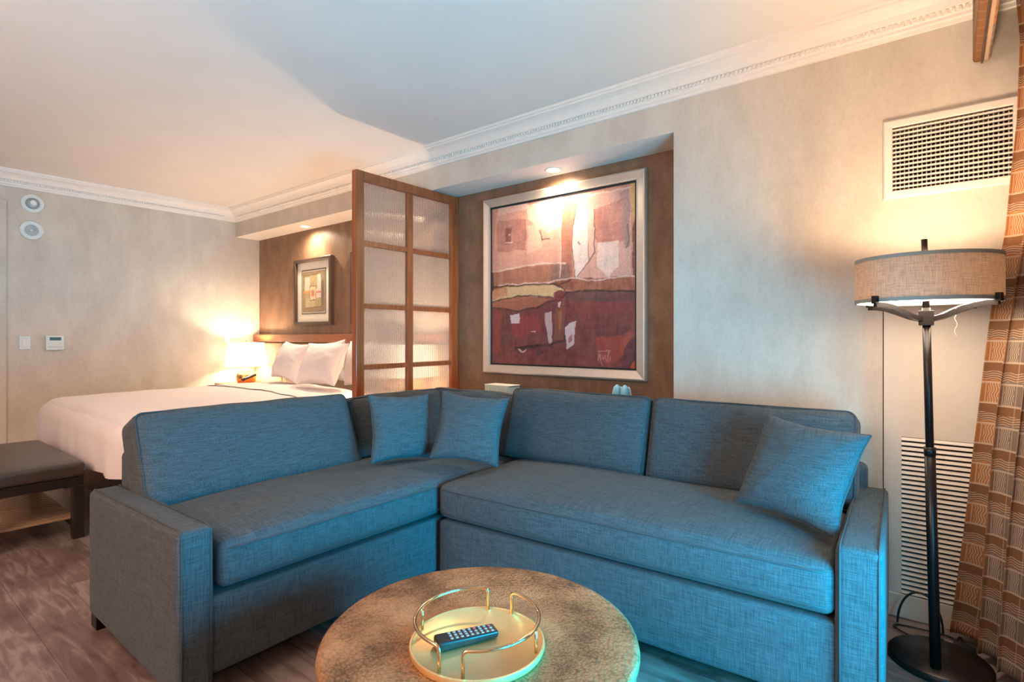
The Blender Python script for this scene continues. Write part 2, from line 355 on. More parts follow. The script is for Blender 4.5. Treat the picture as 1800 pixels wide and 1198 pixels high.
def rbox(w, d, h, r, n=14, func=None, nz=8):
    """rounded, subdivided box centred on the origin; func displaces (co, a, b, c)"""
    bm = bmesh.new()
    def line(L_, k):
        hl = L_/2; rr = min(r, hl*.98); arc = [1-math.cos(i/4*PI/2) for i in range(4)]
        inner = [-hl+rr*x for x in (0, .08, .3, .62)] + [-hl+rr+(L_-2*rr)*i/k for i in range(k+1)] + [hl-rr*x for x in (.62, .3, .08, 0)]
        return inner
    X, Y, Z = line(w, n), line(d, n), line(h, nz)
    vd = {}
    def vert(i, j, k):
        key = (i, j, k)
        if key not in vd: vd[key] = bm.verts.new((X[i], Y[j], Z[k]))
        return vd[key]
    a, b, c = len(X)-1, len(Y)-1, len(Z)-1
    for i in range(a):
        for j in range(b):
            for k in (0, c): bm.faces.new((vert(i, j, k), vert(i+1, j, k), vert(i+1, j+1, k), vert(i, j+1, k)))
    for i in range(a):
        for k in range(c):
            for j in (0, b): bm.faces.new((vert(i, j, k), vert(i+1, j, k), vert(i+1, j, k+1), vert(i, j, k+1)))
    for j in range(b):
        for k in range(c):
            for i in (0, a): bm.faces.new((vert(i, j, k), vert(i, j+1, k), vert(i, j+1, k+1), vert(i, j, k+1)))
    hw, hd, hh = w/2, d/2, h/2
    for v in bm.verts:
        p = v.co.copy(); a_, b_, c_ = p.x/hw, p.y/hd, p.z/hh
        q = Vector((max(-hw+r, min(hw-r, p.x)), max(-hd+r, min(hd-r, p.y)), max(-hh+r, min(hh-r, p.z))))
        dv = p-q
        if dv.length > 1e-7: p = q + dv.normalized()*r
        v.co = p
        if func: v.co = func(p, a_, b_, c_)
    return bm
def wob(p, sc, amp, seed=0):
    return noise.noise(Vector((p.x*sc+seed*7.3, p.y*sc+seed*3.1, p.z*sc-seed*5.7)))*amp
def xf(bm, mtx):
    bmesh.ops.transform(bm, matrix=mtx, verts=bm.verts[:]); return bm
def T(x, y, z): return Matrix.Translation((x, y, z))
def R(a, ax): return Matrix.Rotation(math.radians(a), 4, ax)
def pillow_bm(w, h, t, seed=0, n=30, pinch=0.10, wr=0.006):
    """cushion in the XZ plane, thickness along Y, pointed corners, a seam around the edge"""
    bm = bmesh.new(); g = [[None]*(n+1) for _ in range(n+1)]; g2 = [[None]*(n+1) for _ in range(n+1)]
    for i in range(n+1):
        for j in range(n+1):
            a, b = math.sin((2*i/n-1)*PI/2), math.sin((2*j/n-1)*PI/2)
            x = w/2*a*(1-pinch*(1-b*b)*abs(a)**1.5); z = h/2*b*(1-pinch*(1-a*a)*abs(b)**1.5)
            th = t/2*(max(0, (1-a*a))**.42)*(max(0, (1-b*b))**.42)
            e = min(1, 4*min(1-abs(a), 1-abs(b)))
            p = Vector((x, 0, z))
            rad = math.atan2(b, a)
            w1 = wob(p, 9, wr, seed) + wob(p, 26, wr*.5, seed+2)
            fold = wr*1.2*math.sin(rad*17+seed)*max(0, (max(abs(a), abs(b))-.55))*e
            edge = Vector((wob(p, 14, .004, seed+5), 0, wob(p, 14, .004, seed+6)))
            g[i][j] = bm.verts.new(p+edge+Vector((0, -th-(w1+fold)*e, 0)))
            if i in (0, n) or j in (0, n): g2[i][j] = g[i][j]
            else: g2[i][j] = bm.verts.new(p+edge+Vector((0, th+(w1-fold)*e, 0)))
    for i in range(n):
        for j in range(n):
            bm.faces.new((g[i][j], g[i+1][j], g[i+1][j+1], g[i][j+1]))
            bm.faces.new((g2[i][j], g2[i][j+1], g2[i+1][j+1], g2[i+1][j]))
    ring = [g[i][0].co.copy() for i in range(n)] + [g[n][j].co.copy() for j in range(n)] + [g[i][n].co.copy() for i in range(n, 0, -1)] + [g[0][j].co.copy() for j in range(n, 0, -1)]
    return bm, ring
def extr(bm, prof, p0, p1, out, mi=0, cap=True):
    """sweep profile [(o, z)] between p0 and p1; 'out' is the horizontal direction of o"""
    out = Vector(out); A = [bm.verts.new(Vector(p0)+out*o+Vector((0, 0, z))) for o, z in prof]; B = [bm.verts.new(Vector(p1)+out*o+Vector((0, 0, z))) for o, z in prof]
    n = len(prof)
    for k in range(n):
        f = bm.faces.new((A[k], A[(k+1) % n], B[(k+1) % n], B[k])); f.material_index = mi
    if cap: bm.faces.new(A); bm.faces.new(B)
    return bm
def rect_frame(bm, x0, x1, z0, z1, prof, mi=0):
    """mitred frame in the XZ plane around a rectangle; prof = [(inset, y)] closed loop"""
    rings = []
    for ins, y in prof:
        rings.append([bm.verts.new(c) for c in ((x0+ins, y, z0+ins), (x1-ins, y, z0+ins), (x1-ins, y, z1-ins), (x0+ins, y, z1-ins))])
    n = len(prof)
    for k in range(n):
        A, B = rings[k], rings[(k+1) % n]
        for s in range(4):
            f = bm.faces.new((A[s], A[(s+1) % 4], B[(s+1) % 4], B[s])); f.material_index = mi
    return bm

# ================================================================== the room
bm = BX(XL-.1, XR+.15, -3.1, YN+.1, -.1, 0); struct('floor', bm, M['floor'])
bm = BX(XL-.1, XR+.15, -3.1, YN+.1, CEIL, CEIL+.1); struct('ceiling', bm, M['ceiling'])
struct('wall_left', BX(XL-.1, XL, -3.1, YN+.1, 0, CEIL), M['wall'])
struct('wall_front', BX(XL, XR+.15, -3.1, -3.0, 0, CEIL), M['wall'])
bm = bmesh.new()
VX0, VX1, VZ0, VZ1 = -.181, .201, 1.824, 2.094      # duct opening behind the vent
for a in ((XN, VX0, 0, CEIL), (VX1, XR+.15, 0, CEIL), (VX0, VX1, 0, VZ0), (VX0, VX1, VZ1, CEIL)): box(bm, a[0], a[1], YB, YN+.1, a[2], a[3])
b2 = BX(XL, XN, YB, YN+.1, SOF, CEIL)
b2.faces.ensure_lookup_table()
merge(bm, b2)
for f in bm.faces:
    f.normal_update()
    if abs(f.calc_center_median().z-SOF) < 1e-3: f.material_index = 1
struct('wall_back', bm, [M['wall'], M['white']])
struct('wall_alcove', BX(XL, XN, YN, YN+.1, 0, SOF), M['brown'])
# window wall with its opening
bm = bmesh.new()
box(bm, XR, XR+.15, -3.0, .28, 0, CEIL); box(bm, XR, XR+.15, 1.78, YB, 0, CEIL)
box(bm, XR, XR+.15, .28, 1.78, 0, .22); box(bm, XR, XR+.15, .28, 1.78, 1.30, CEIL)
struct('wall_right', bm, M['wall'])
bm = bmesh.new()
for y in (.30, 1.03, 1.76): box(bm, XR+.06, XR+.11, y-.02, y+.02, .22, 1.30)
for z in (.24, 1.28): box(bm, XR+.06, XR+.11, .28, 1.78, z-.02, z+.02)
struct('window_1', bm, M['bronze'])
# crown moulding: profile (distance from the wall, height)
CR = [(0, 2.472), (.016, 2.472), (.020, 2.484), (.028, 2.488), (.030, 2.500), (.036, 2.504), (.040, 2.518), (.052, 2.522), (.056, 2.528),
      (.066, 2.545), (.082, 2.560), (.102, 2.570), (.114, 2.574), (.116, 2.584), (.126, 2.586), (.130, CEIL), (0, CEIL)]
bm = bmesh.new(); extr(bm, CR, (XL+.0, YB, 0), (XR, YB, 0), (0, -1, 0))
nb = int((XR-XL)/.021)
for i in range(nb):
    x = XL+.14+i*.021
    if x < XR: box(bm, x-.0058, x+.0058, YB-.051, YB-.036, 2.505, 2.5185)
struct('trim_1', bm, M['white'])
bm = bmesh.new(); extr(bm, CR, (XL, -3.0, 0), (XL, YB, 0), (1, 0, 0))
for i in range(200):
    y = YB-.14-i*.021
    box(bm, XL+.036, XL+.051, y-.0058, y+.0058, 2.505, 2.5185)
struct('trim_2', bm, M['white'])
struct('baseboard_back', BX(XN, XR, YB-.014, YB, 0, .10, bev=.003), M['panel'])
struct('baseboard_left', BX(XL, XL+.014, .96, YN, 0, .10, bev=.003), M['white'])
struct('baseboard_alcove', BX(XL, XN, YN-.014, YN, 0, .10, bev=.003), M['white'])
# door at the near end of the left wall
d = struct('door_1', BX(XL, XL+.008, .05, .915, 0, 2.30), M['cherry'])
bm = bmesh.new(); box(bm, XL, XL+.022, .905, .955, 0, 2.35, bev=.004); box(bm, XL, XL+.022, .0, .905, 2.30, 2.35, bev=.004); box(bm, XL, XL+.022, 0, .05, 0, 2.30, bev=.004)
obj('door_casing', bm, M['wall'], d)

# ------------------------------------------------------------------ recessed spots in the soffit
def spot(x, label, power):
    y = 3.02
    t = thing('recessed_light', label, 'ceiling light', (x, y, SOF), group='recessed spots in the alcove soffit')
    obj('trim_ring', lathe(bmesh.new(), [(.056, SOF-.001), (.056, SOF-.005), (.047, SOF-.006), (.045, SOF-.002), (.045, SOF-.001)], 32, x, y), M['white'], t, smooth=True)
    obj('lens', lathe(bmesh.new(), [(0, SOF-.001), (.044, SOF-.001), (.040, SOF-.004), (0, SOF-.0045)], 32, x, y), M['spotlens'], t, smooth=True)
    l = bpy.data.lights.new('spot_beam', 'SPOT'); l.energy = power; l.color = (1, .74, .5); l.spot_size = math.radians(168); l.spot_blend = 1.0; l.shadow_soft_size = .03
    o = bpy.data.objects.new('spot_beam', l); C.objects.link(o); o.parent = t; o.location = (0, 0, -.02)
spot(-5.07, 'small recessed spot in the soffit above the small framed print by the corner', 50)
spot(-4.07, 'small recessed spot above the framed print half hidden by the wooden screen', 50)
spot(-2.05, 'small recessed spot in the soffit above the large red abstract painting', 50)

# ================================================================== sectional sofa
sofa = thing('sectional_sofa', 'large blue-grey linen L-shaped sectional sofa in the middle of the room', 'sofa', (-1.85, 2.2, 0))
FS = M['sofa']
def loop_tube(pts, r=.0035): return tube(bmesh.new(), pts, r, 6, cyc=True)
def rrect(x0, x1, z0, z1, r, k=5):
    pts = []
    for cx, cz, a0 in ((x1-r, z1-r, 0), (x0+r, z1-r, 90), (x0+r, z0+r, 180), (x1-r, z0+r, 270)):
        for i in range(k+1):
            a = math.radians(a0+90*i/k); pts.append((cx+r*math.cos(a), cz+r*math.sin(a)))
    return pts
RS = T(-1.85, 1.765, 0) @ R(3.3, 'Z')       # frame of the right-hand run: x along the seat, y to the back
def arm(mtx, L_, wd, name_seed):
    """arm: x = depth (0 front .. L_ back), y = 0..wd thickness"""
    h = .535
    def fn(p, a, b, c):
        z = p.z + (-.022*(a+1)/2 if c > 0 else 0)*c + wob(p, 5, .003, name_seed)
        return Vector((p.x, p.y*(1+.03*(1-c*c)), z))
    b_ = rbox(L_, wd, h, .022, 10, fn, 10)
    xf(b_, mtx @ T(L_/2, wd/2, .05+h/2)); return b_
def arm_seam(part, mtx, L_, wd):
    for y, nm in ((.012, 0), (wd-.012, 1)):
        pts = [(L_-.03, y, .566), (L_*.5, y, .577), (.03, y, .586), (.008, y, .580), (.001, y, .56), (-.0005, y, .30), (-.0005, y, .06)]
        b_ = tube(bmesh.new(), [mtx @ Vector(p) for p in pts], .0028, 6)
        obj('piping', b_, M['seam'], part)
MA = T(-1.867, .68, 0) @ Matrix(((-1, 0, 0, 0), (0, 1, 0, 0), (0, 0, 1, 0), (0, 0, 0, 1)))
p = obj('arm', arm(MA, .92, .11, 1), FS, sofa, smooth=True); arm_seam(p, MA, .92, .11)
MB_ = RS @ T(1.595, -.004, 0) @ Matrix(((0, 1, 0, 0), (1, 0, 0, 0), (0, 0, 1, 0), (0, 0, 0, 1)))
p = obj('arm', arm(MB_, .91, .12, 2), FS, sofa, smooth=True); arm_seam(p, MB_, .91, .12)
# bases under the seats
def base_rail(w, dp, mtx, sd):
    b_ = rbox(w, dp, .255, .015, 14, lambda p, a, b, c: p+Vector((0, wob(p, 3, .004, sd), 0)), 8)
    return xf(b_, mtx)
obj('base', base_rail(1.925, .74, T(-1.876-.37, .785+.9625, .09+.1275) @ R(90, 'Z'), 3), FS, sofa, smooth=True)
obj('base', base_rail(1.595, .84, RS @ T(.80, .43, .09+.1275), 4), FS, sofa, smooth=True)
# back frames
obj('back_frame', xf(rbox(.13, 1.98, .62, .03, 8), T(-2.725, .79+.99, .09+.31)), FS, sofa, smooth=True)
obj('back_frame', xf(rbox(2.50, .11, .57, .03, 12), T(-1.51, 2.712, .09+.285) @ R(1.6, 'Z')), FS, sofa, smooth=True)
# seat cushions
def seat(w, dp, h, mtx, sd, crown=.030):
    def fn(p, a, b, c):
        k = (1-a**4)*(1-b**4)
        z = p.z+(crown*k if c > 0 else 0)*max(0, c)+wob(p, 3.2, .006, sd)*max(0, c)
        y = p.y+(-.010*(1-c*c)*(1-a**6) if b < -.9 else 0)+wob(p, 4, .004, sd)
        return Vector((p.x, y, z))
    return xf(rbox(w, dp, h, .032, 22, fn, 8), mtx)
def seat_piping(part, w, dp, h, mtx, sd):
    for z in (h/2-.028, -h/2+.028):
        pts = [(x, -dp/2-.0095*(1-(2*x/w)**6)*.7+wob(Vector((x, -dp/2, z)), 4, .004, sd)-.001, z+.0+(.006 if z > 0 else 0)) for x in [(-w/2+.03)+(w-.06)*i/40 for i in range(41)]]
        obj('piping', tube(bmesh.new(), [mtx @ Vector(p) for p in pts], .0026, 6), M['seam'], part)
h = .155
m1 = T(-1.862-.335, .80+.715, .362+h/2) @ R(90, 'Z')
p = obj('seat_cushion', seat(1.42, .67, h, m1, 11), FS, sofa, smooth=True); seat_piping(p, 1.42, .67, h, m1, 11)
m2 = RS @ T(.802, .335, .362+h/2)
p = obj('seat_cushion', seat(1.585, .68, h, m2, 12, .034), FS, sofa, smooth=True); seat_piping(p, 1.585, .68, h, m2, 12)
obj('corner_seat', xf(rbox(.74, .46, .135, .03, 10), T(-2.24, 2.44, .352+.0675)), FS, sofa, smooth=True)
# back cushions
def back(w, t, hh, mtx, sd, puff=.03):
    def fn(p, a, b, c):
        k = (1-a**4)*(1-c**4)
        y = p.y+math.copysign(puff*k, b)*min(1, abs(b))+wob(p, 4.5, .008, sd)*abs(b)
        z = p.z+wob(Vector((p.x, 0, 0)), 5, .010, sd+3)*max(0, c)
        return Vector((p.x+wob(p, 6, .004, sd+1), y, z))
    return xf(rbox(w, t, hh, .045, 20, fn, 14), mtx)
def back_piping(part, w, t, hh, mtx, sd):
    y = -t/2+.016
    pts = [Vector((x, y, z)) for x, z in rrect(-w/2+.008, w/2-.008, -hh/2+.008, hh/2-.008, .03)]
    pts = [Vector((p.x+wob(p, 6, .004, sd+1), p.y, p.z+wob(Vector((p.x, 0, 0)), 5, .010, sd+3)*max(0, 2*p.z/hh))) for p in pts]
    obj('piping', loop_tube([mtx @ p for p in pts], .003), M['seam'], part)
def back_cushion(w, t, hh, mtx, sd, puff=.03):
    p = obj('back_cushion', back(w, t, hh, mtx, sd, puff), FS, sofa, smooth=True); back_piping(p, w, t, hh, mtx, sd); return p
back_cushion(1.01, .20, .42, T(-2.590, 1.280, .664) @ R(90, 'Z') @ R(-24, 'X'), 21)
back_cushion(.70, .17, .38, T(-2.635, 2.16, .665) @ R(90, 'Z') @ R(-10, 'X'), 22, .02)
back_cushion(.72, .17, .37, T(-2.33, 2.575, .665) @ R(-8, 'X'), 23, .02)
back_cushion(.85, .20, .40, T(-1.555, 2.535, .690) @ R(1, 'Z') @ R(-16, 'X'), 24)
back_cushion(.85, .20, .40, T(-.700, 2.565, .690) @ R(3, 'Z') @ R(-15, 'X'), 25)
# feet
for x, y in ((-2.74, .72), (-1.92, .72), (-2.74, 2.6), (-1.90, 1.70)):
    obj('foot', BX(x-.035, x+.035, y-.035, y+.035, 0, .092, bev=.004), M['black'], sofa)
for lx in (.06, 1.65):
    for ly in (.06, .82):
        q = RS @ Vector((lx, ly, 0)); obj('foot', BX(q.x-.03, q.x+.03, q.y-.03, q.y+.03, 0, .092, bev=.004), M['black'], sofa)
obj('back_bracket', tube(bmesh.new(), [(-2.76, .86, .69), (-2.76, .86, .77), (-2.70, .86, .785)], .008, 6), M['black'], sofa)

# ------------------------------------------------------------------ throw pillows
def throw(label, loc, rz, lean, roll, w, hh, t, sd, kf=1.0, mat='pillow'):
    o_ = Vector((0, 0, 1.2)); loc = tuple(o_+(Vector(loc)-o_)*kf); w *= kf; hh *= kf; t *= kf
    r = thing('throw_pillow', label, 'pillow', loc, 0, 'square throw pillows on the sofa')
    mtx = T(*loc) @ R(rz, 'Z') @ R(lean, 'X') @ R(roll, 'Y')
    b_, ring = pillow_bm(w, hh, t, sd)
    obj('cover', xf(b_, mtx), M[mat], r, smooth=True)
    obj('piping', loop_tube([mtx @ p for p in ring], .0035), M['seam'], r)
throw('square blue throw pillow nearest the wooden screen, leaning on the left back cushion', (-2.415, 2.03, .685), 74, -16, 2.5, .375, .375, .13, 31, .925)
throw('square blue throw pillow in the sofa corner below the painting, angled to the right', (-2.03, 2.18, .70), 28, -21, 5, .385, .375, .14, 32, .945)
throw('blue throw pillow tilted against the right arm of the sofa', (-.43, 2.25, .70), -18.5, -28, 4.3, .395, .38, .15, 33, .965)

# ================================================================== coffee table, tray, remote
TX, TY, TZ = -.93, 1.04, .45
t = thing('coffee_table', 'round hammered antique brass drum coffee table in front of the sofa', 'table', (TX, TY, 0))
obj('tabletop', lathe(bmesh.new(), [(0, TZ), (.10, TZ), (.20, TZ), (.30, TZ), (.378, TZ), (.388, TZ-.002), (.395, TZ-.008), (.397, TZ-.018), (.392, TZ-.026), (.36, TZ-.028), (0, TZ-.028)], 96, TX, TY), M['hammered'], t, auto=60)
obj('drum_body', lathe(bmesh.new(), [(0, TZ-.029), (.386, TZ-.029), (.388, TZ-.06), (.388, .20), (.384, .03), (.378, 0.0), (0, 0)], 96, TX, TY), M['hammered'], t, auto=60)
RX, RY, RZ = -.892, .985, TZ
RX, RY = -.888, .982
t = thing('serving_tray', 'round gold tray with two curved rail handles on the coffee table', 'tray', (RX, RY, TZ))
obj('tray_plate', lathe(bmesh.new(), [(0, TZ+.0145), (.155, TZ+.0145), (.158, TZ+.0175), (.162, TZ+.0165), (.163, TZ+.008), (.160, TZ+.001), (0, TZ+.001)], 96, RX, RY), M['tray'], t, auto=50)
def rail(a0, a1, label=None):
    r, z0, z1, c = .149, TZ+.014, TZ+.073, .012
    pts = [(r, a0, z0), (r, a0, z1-c)]
    for k in range(1, 5):
        q = k/4*PI/2; pts.append((r, a0+math.degrees(c*(1-math.cos(q))/r), z1-c+c*math.sin(q)))
    da = math.degrees(c/r)
    for k in range(1, 40): pts.append((r, a0+da+(a1-a0-2*da)*k/40, z1))
    for k in range(0, 5):
        q = PI/2-k/4*PI/2; pts.append((r, a1-math.degrees(c*(1-math.cos(q))/r), z1-c+c*math.sin(q)))
    pts.append((r, a1, z0))
    P_ = [(RX+r_*math.cos(math.radians(a)), RY+r_*math.sin(math.radians(a)), z) for r_, a, z in pts]
    b_ = tube(bmesh.new(), P_, .0042, 12)
    am = math.radians((a0+a1)/2); tube(b_, [(RX+r*math.cos(am), RY+r*math.sin(am), z0), (RX+r*math.cos(am), RY+r*math.sin(am), z1)], .0035, 10)
    obj('rail', b_, M['gold'], t)
rail(121, 278); rail(-60, 95)
# remote control
ra = math.degrees(math.atan2(1.022-.896, -.870+.935))
t = thing('remote_control', 'black television remote lying on the gold tray', 'remote control', (-.9025, .959, TZ+.0145))
MR = T(-.9025, .959, TZ+.0145) @ R(ra, 'Z')
def rfn(p, a, b, c): return Vector((p.x, p.y*(1-.10*max(0, a)), p.z*(1-.22*a)))
b_ = rbox(.152, .046, .021, .006, 10, rfn, 5); zmin = min(v.co.z for v in b_.verts)
obj('body', xf(b_, MR @ T(0, 0, .0128)), M['plastic_b'], t, smooth=True)
for i in range(9):
    for j in range(3 if i not in (2, 5) else 4):
        n_ = 3 if i not in (2, 5) else 4
        x = .062-i*.0128; y = (j-(n_-1)/2)*(.0125 if n_ == 3 else .0095)
        z = .0128+.0105*(1-.22*x/.076)
        b_ = xf(rbox(.0068, .0075 if n_ == 3 else .006, .003, .0013, 2, None, 2), MR @ T(x, y, z))
        obj('button', b_, M['btnr'] if (i in (0, 3) and j == 2) else M['btn'], t, smooth=True)

# ================================================================== floor lamp
LX, LY = -.050, 2.446
t = thing('floor_lamp', 'tall dark bronze floor lamp with round linen drum shade beside the sofa', 'lamp', (-.03, 2.52, 0))
obj('lamp_base', lathe(bmesh.new(), [(0, .001), (.150, .001), (.156, .006), (.156, .020), (.150, .027), (.02, .030), (0, .030)], 64, -.02, 2.535), M['bronze'], t, auto=50)
top = Vector((-.062, LY, 1.545)); bot = Vector((-.030, 2.446, .028))
def lp(z): return bot+(top-bot)*((z-.028)/(1.545-.028))
obj('pole', tube(bmesh.new(), [lp(z) for z in (.028, .40, .80)], .0165, 16), M['bronze'], t)
obj('pole', tube(bmesh.new(), [lp(z) for z in (.79, 1.0, 1.30)], .0125, 16), M['bronze'], t)
obj('collar', tube(bmesh.new(), [lp(.775), lp(.805)], .0178, 16), M['bronze'], t)
hub = lp(1.262)
b_ = bmesh.new(); box(b_, hub.x-.022, hub.x+.022, hub.y-.022, hub.y+.022, 1.237, 1.290, bev=.002)
obj('hub', b_, M['bronze'], t)
obj('stem', tube(bmesh.new(), [lp(1.288), lp(1.48)], .011, 14), M['bronze'], t)
obj('finial', tube(bmesh.new(), [lp(1.478), lp(1.545)], .0095, 12), M['bronze'], t)
sc = lp(1.40)
for a in (232, 327, 145, 52):
    d_ = Vector((math.cos(math.radians(a)), math.sin(math.radians(a)), 0)); nrm = Vector((-d_.y, d_.x, 0))
    b_ = bmesh.new(); prev = None
    path = [(.018, 1.258), (.06, 1.268), (.11, 1.287), (.155, 1.302), (.19, 1.308), (.224, 1.309)]
    for r, z in path:
        tz = .0085
        q = [b_.verts.new(Vector((hub.x, hub.y, 0))+d_*r+nrm*s*.0065+Vector((0, 0, z+u*tz))) for s, u in ((-1, -1), (1, -1), (1, 1), (-1, 1))]
        if prev:
            for k in range(4): b_.faces.new((prev[k], prev[(k+1) % 4], q[(k+1) % 4], q[k]))
        else: b_.faces.new(q)
        prev = q
    b_.faces.new(prev); ar = obj('arm', b_, M['bronze'], t)
    b_ = xf(BX(-.008, .008, -.0085, .0085, -.014, .014, bev=.0015), T(hub.x+d_.x*.224, hub.y+d_.y*.224, 1.325) @ R(a, 'Z'))
    obj('clip', b_, M['bronze'], ar)
rs = .213
obj('lamp_shade', lathe(bmesh.new(), [(rs, 1.322), (rs, 1.474), (rs-.004, 1.474), (rs-.004, 1.322)], 96, sc.x, sc.y, closed=True), M['shade'], t, auto=40)
b_ = lathe(bmesh.new(), [(rs+.0012, 1.318), (rs+.0012, 1.331), (rs-.005, 1.331), (rs-.005, 1.318)], 96, sc.x, sc.y, closed=True)
lathe(b_, [(rs+.0012, 1.466), (rs+.0012, 1.478), (rs-.005, 1.478), (rs-.005, 1.466)], 96, sc.x, sc.y, closed=True)
obj('shade_trim', b_, M['shade_trim'], t, auto=40)
obj('diffuser', lathe(bmesh.new(), [(0, 1.324), (rs-.006, 1.324), (rs-.006, 1.327), (0, 1.327)], 64, sc.x, sc.y), M['diffuser'], t)
b_ = tube(bmesh.new(), [(sc.x+.085, sc.y+.05, 1.30-.006*i) if i < 6 else (sc.x+.085+.004*math.sin(i*.8), sc.y+.05, 1.30-.006*i) for i in range(18)], .0009, 5)
obj('pull_cord', b_, M['panel'], t)
l = bpy.data.lights.new('lamp_bulb', 'POINT'); l.energy = 16; l.color = (1, .66, .40); l.shadow_soft_size = .05
o = bpy.data.objects.new('lamp_bulb', l); C.objects.link(o); o.parent = t; o.location = (sc.x+.03, sc.y-2.52, 1.405)

# lamp cord and foot switch behind the base
pts = []
for i in range(90):
    u = i/89
    if u < .35: q = u/.35; pts.append((-.02+.03*q, 2.68+.06*math.sin(q*6), .006))
    elif u < .7: q = (u-.35)/.35; a = q*2*PI; pts.append((-.07+.10*math.cos(a), 2.74+.05*math.sin(a), .006+.004*math.sin(a*2+1)))
    else: q = (u-.7)/.3; pts.append((.03+.04*q, 2.76+.04*math.sin(q*5), .006))
b_ = tube(bmesh.new(), pts, .0035, 8)
loop = [(-.16+.13*(1-math.cos(a))/2*1.15, 2.79+.02*math.sin(a), .006+.135*math.sin(a)) for a in [PI*k/24 for k in range(25)]]
tube(b_, loop, .0042, 8)
tag(obj('power_cord', b_, M['plastic_b']), 'thin black power cord looped on the floor behind the lamp base', 'cord')
t = thing('foot_switch', 'small round black switch on the floor between lamp base and curtain', 'switch', (.055, 2.70, 0))
obj('switch_body', lathe(bmesh.new(), [(0, .001), (.034, .001), (.036, .006), (.032, .018), (.02, .024), (0, .024)], 32, .055, 2.70), M['plastic_b'], t, smooth=True)

# ================================================================== curtain and pelmet on the window wall
def curve_at(pts, q):
    for (a, va), (b, vb) in zip(pts, pts[1:]):
        if q <= b: return va+(vb-va)*(q-a)/(b-a)
    return pts[-1][1]
def interp(tab, x):
    if x <= tab[0][0]: return tab[0][1]
    for (a, va), (b, vb) in zip(tab, tab[1:]):
        if x <= b: return va+(vb-va)*(x-a)/(b-a)
    return tab[-1][1]
EDGE = [(0.0, -.005), (.06, .0), (.75, .062), (1.25, .118), (1.6, .168), (2.0, .195), (2.3, .198), (2.42, .188), (2.56, .18)]   # x of the leading edge against height
def curtain():
    bm = bmesh.new(); uvl = bm.loops.layers.uv.new('uv')
    nu, nv = 330, 90; z0, z1 = .03, 2.52; folds = 9.0; wdt = 2.3
    grid = []
    for j in range(nv+1):
        z = z0+(z1-z0)*j/nv; e = interp(EDGE, z); row = []
        tight = max(0, (z-1.9)/.62)
        for i in range(nu+1):
            s = i/nu
            y = 2.765-s*1.00-.0*z
            back_ = .31 if z > 1.2 else .31
            k = min(1, s/.62); xc = e+.012+(back_-e)*(k**.8)
            ph = s*folds*2*PI
            amp = (.042*(1-.45*tight))*(.75+.25*math.sin(s*17+1))
            fx = math.cos(ph+.25*math.sin(z*1.7+s*9)); fy = math.sin(2*ph)
            x = xc+amp*(1-fx)-.0 + .006*math.sin(z*3+s*20)
            if tight > 0:
                x += .010*math.sin(ph*3)*tight
            x = min(x, .392)
            row.append((bm.verts.new((x, y+.014*fy*(1-.3*tight), z+(.006*math.sin(ph) if j == 0 else 0))), s*wdt, z))
        grid.append(row)
    for j in range(nv):
        for i in range(nu):
            q = (grid[j][i], grid[j][i+1], grid[j+1][i+1], grid[j+1][i])
            f = bm.faces.new([v[0] for v in q]); f.smooth = True
            for lp_, v in zip(f.loops, q): lp_[uvl].uv = (v[1], v[2])
    return bm
t = thing('curtain', 'orange and grey woven plaid floor-length curtain at the right edge', 'curtain', (.2, 2.3, 0))
o = obj('curtain_panel', curtain(), M['curtain'], t, smooth=True)
md = o.modifiers.new('thickness', 'SOLIDIFY'); md.thickness = .002; md.offset = 0
# pleated heading and its track
b_ = bmesh.new()
for k in range(9):
    s = (k+.5)/9; y = 2.765-s; x = interp(EDGE, 2.5)+.012+(.31-.185)*(min(1, s/.62)**.8)+.01
    for dx in (-.018, 0, .018):
        tube(b_, [(min(x+dx, .385), y+dx*.6, 2.40), (min(x+dx, .385), y, 2.46), (min(x+dx*1.5, .385), y+dx, 2.535)], [.006, .008, .012], 8)
uvl = b_.loops.layers.uv.new('uv')
for f in b_.faces:
    for lp_ in f.loops: lp_[uvl].uv = (lp_.vert.co.y*1.7+lp_.vert.co.x*3, lp_.vert.co.z)
obj('pleat_heading', b_, M['curtain'], t)
obj('curtain_track', BX(.255, .285, 1.2, 2.85, 2.555, CEIL-.001), M['white'], t)
# pelmet: padded board wrapped in the same cloth
def uvbox(bm):
    uvl = bm.loops.layers.uv.verify()
    uvl = bm.loops.layers.uv.get('uv') or bm.loops.layers.uv.new('uv')
    for f in bm.faces:
        n = f.normal
        for lp_ in f.loops:
            c = lp_.vert.co
            lp_[uvl].uv = (c.y+c.x*.5, c.z+c.x*.8)
    return bm
t = thing('pelmet', 'fabric-wrapped pelmet board hanging from the ceiling in front of the curtain top', 'pelmet', (.11, 1.6, CEIL))
b_ = BX(.082, .138, .2, 2.855, 2.285, CEIL-.001, bev=.012, seg=3)
l_ = b_.loops.layers.uv.new('uv')
b_.normal_update()
for f in b_.faces:
    for lp_ in f.loops: lp_[l_].uv = (lp_.vert.co.y+.02, lp_.vert.co.z+lp_.vert.co.x*.6)
obj('pelmet_board', b_, M['curtain'], t, auto=50)
obj('welt', tube(bmesh.new(), [(.110, .2, 2.283), (.110, 2.855, 2.283)], .004, 8), M['framebrown'], t)

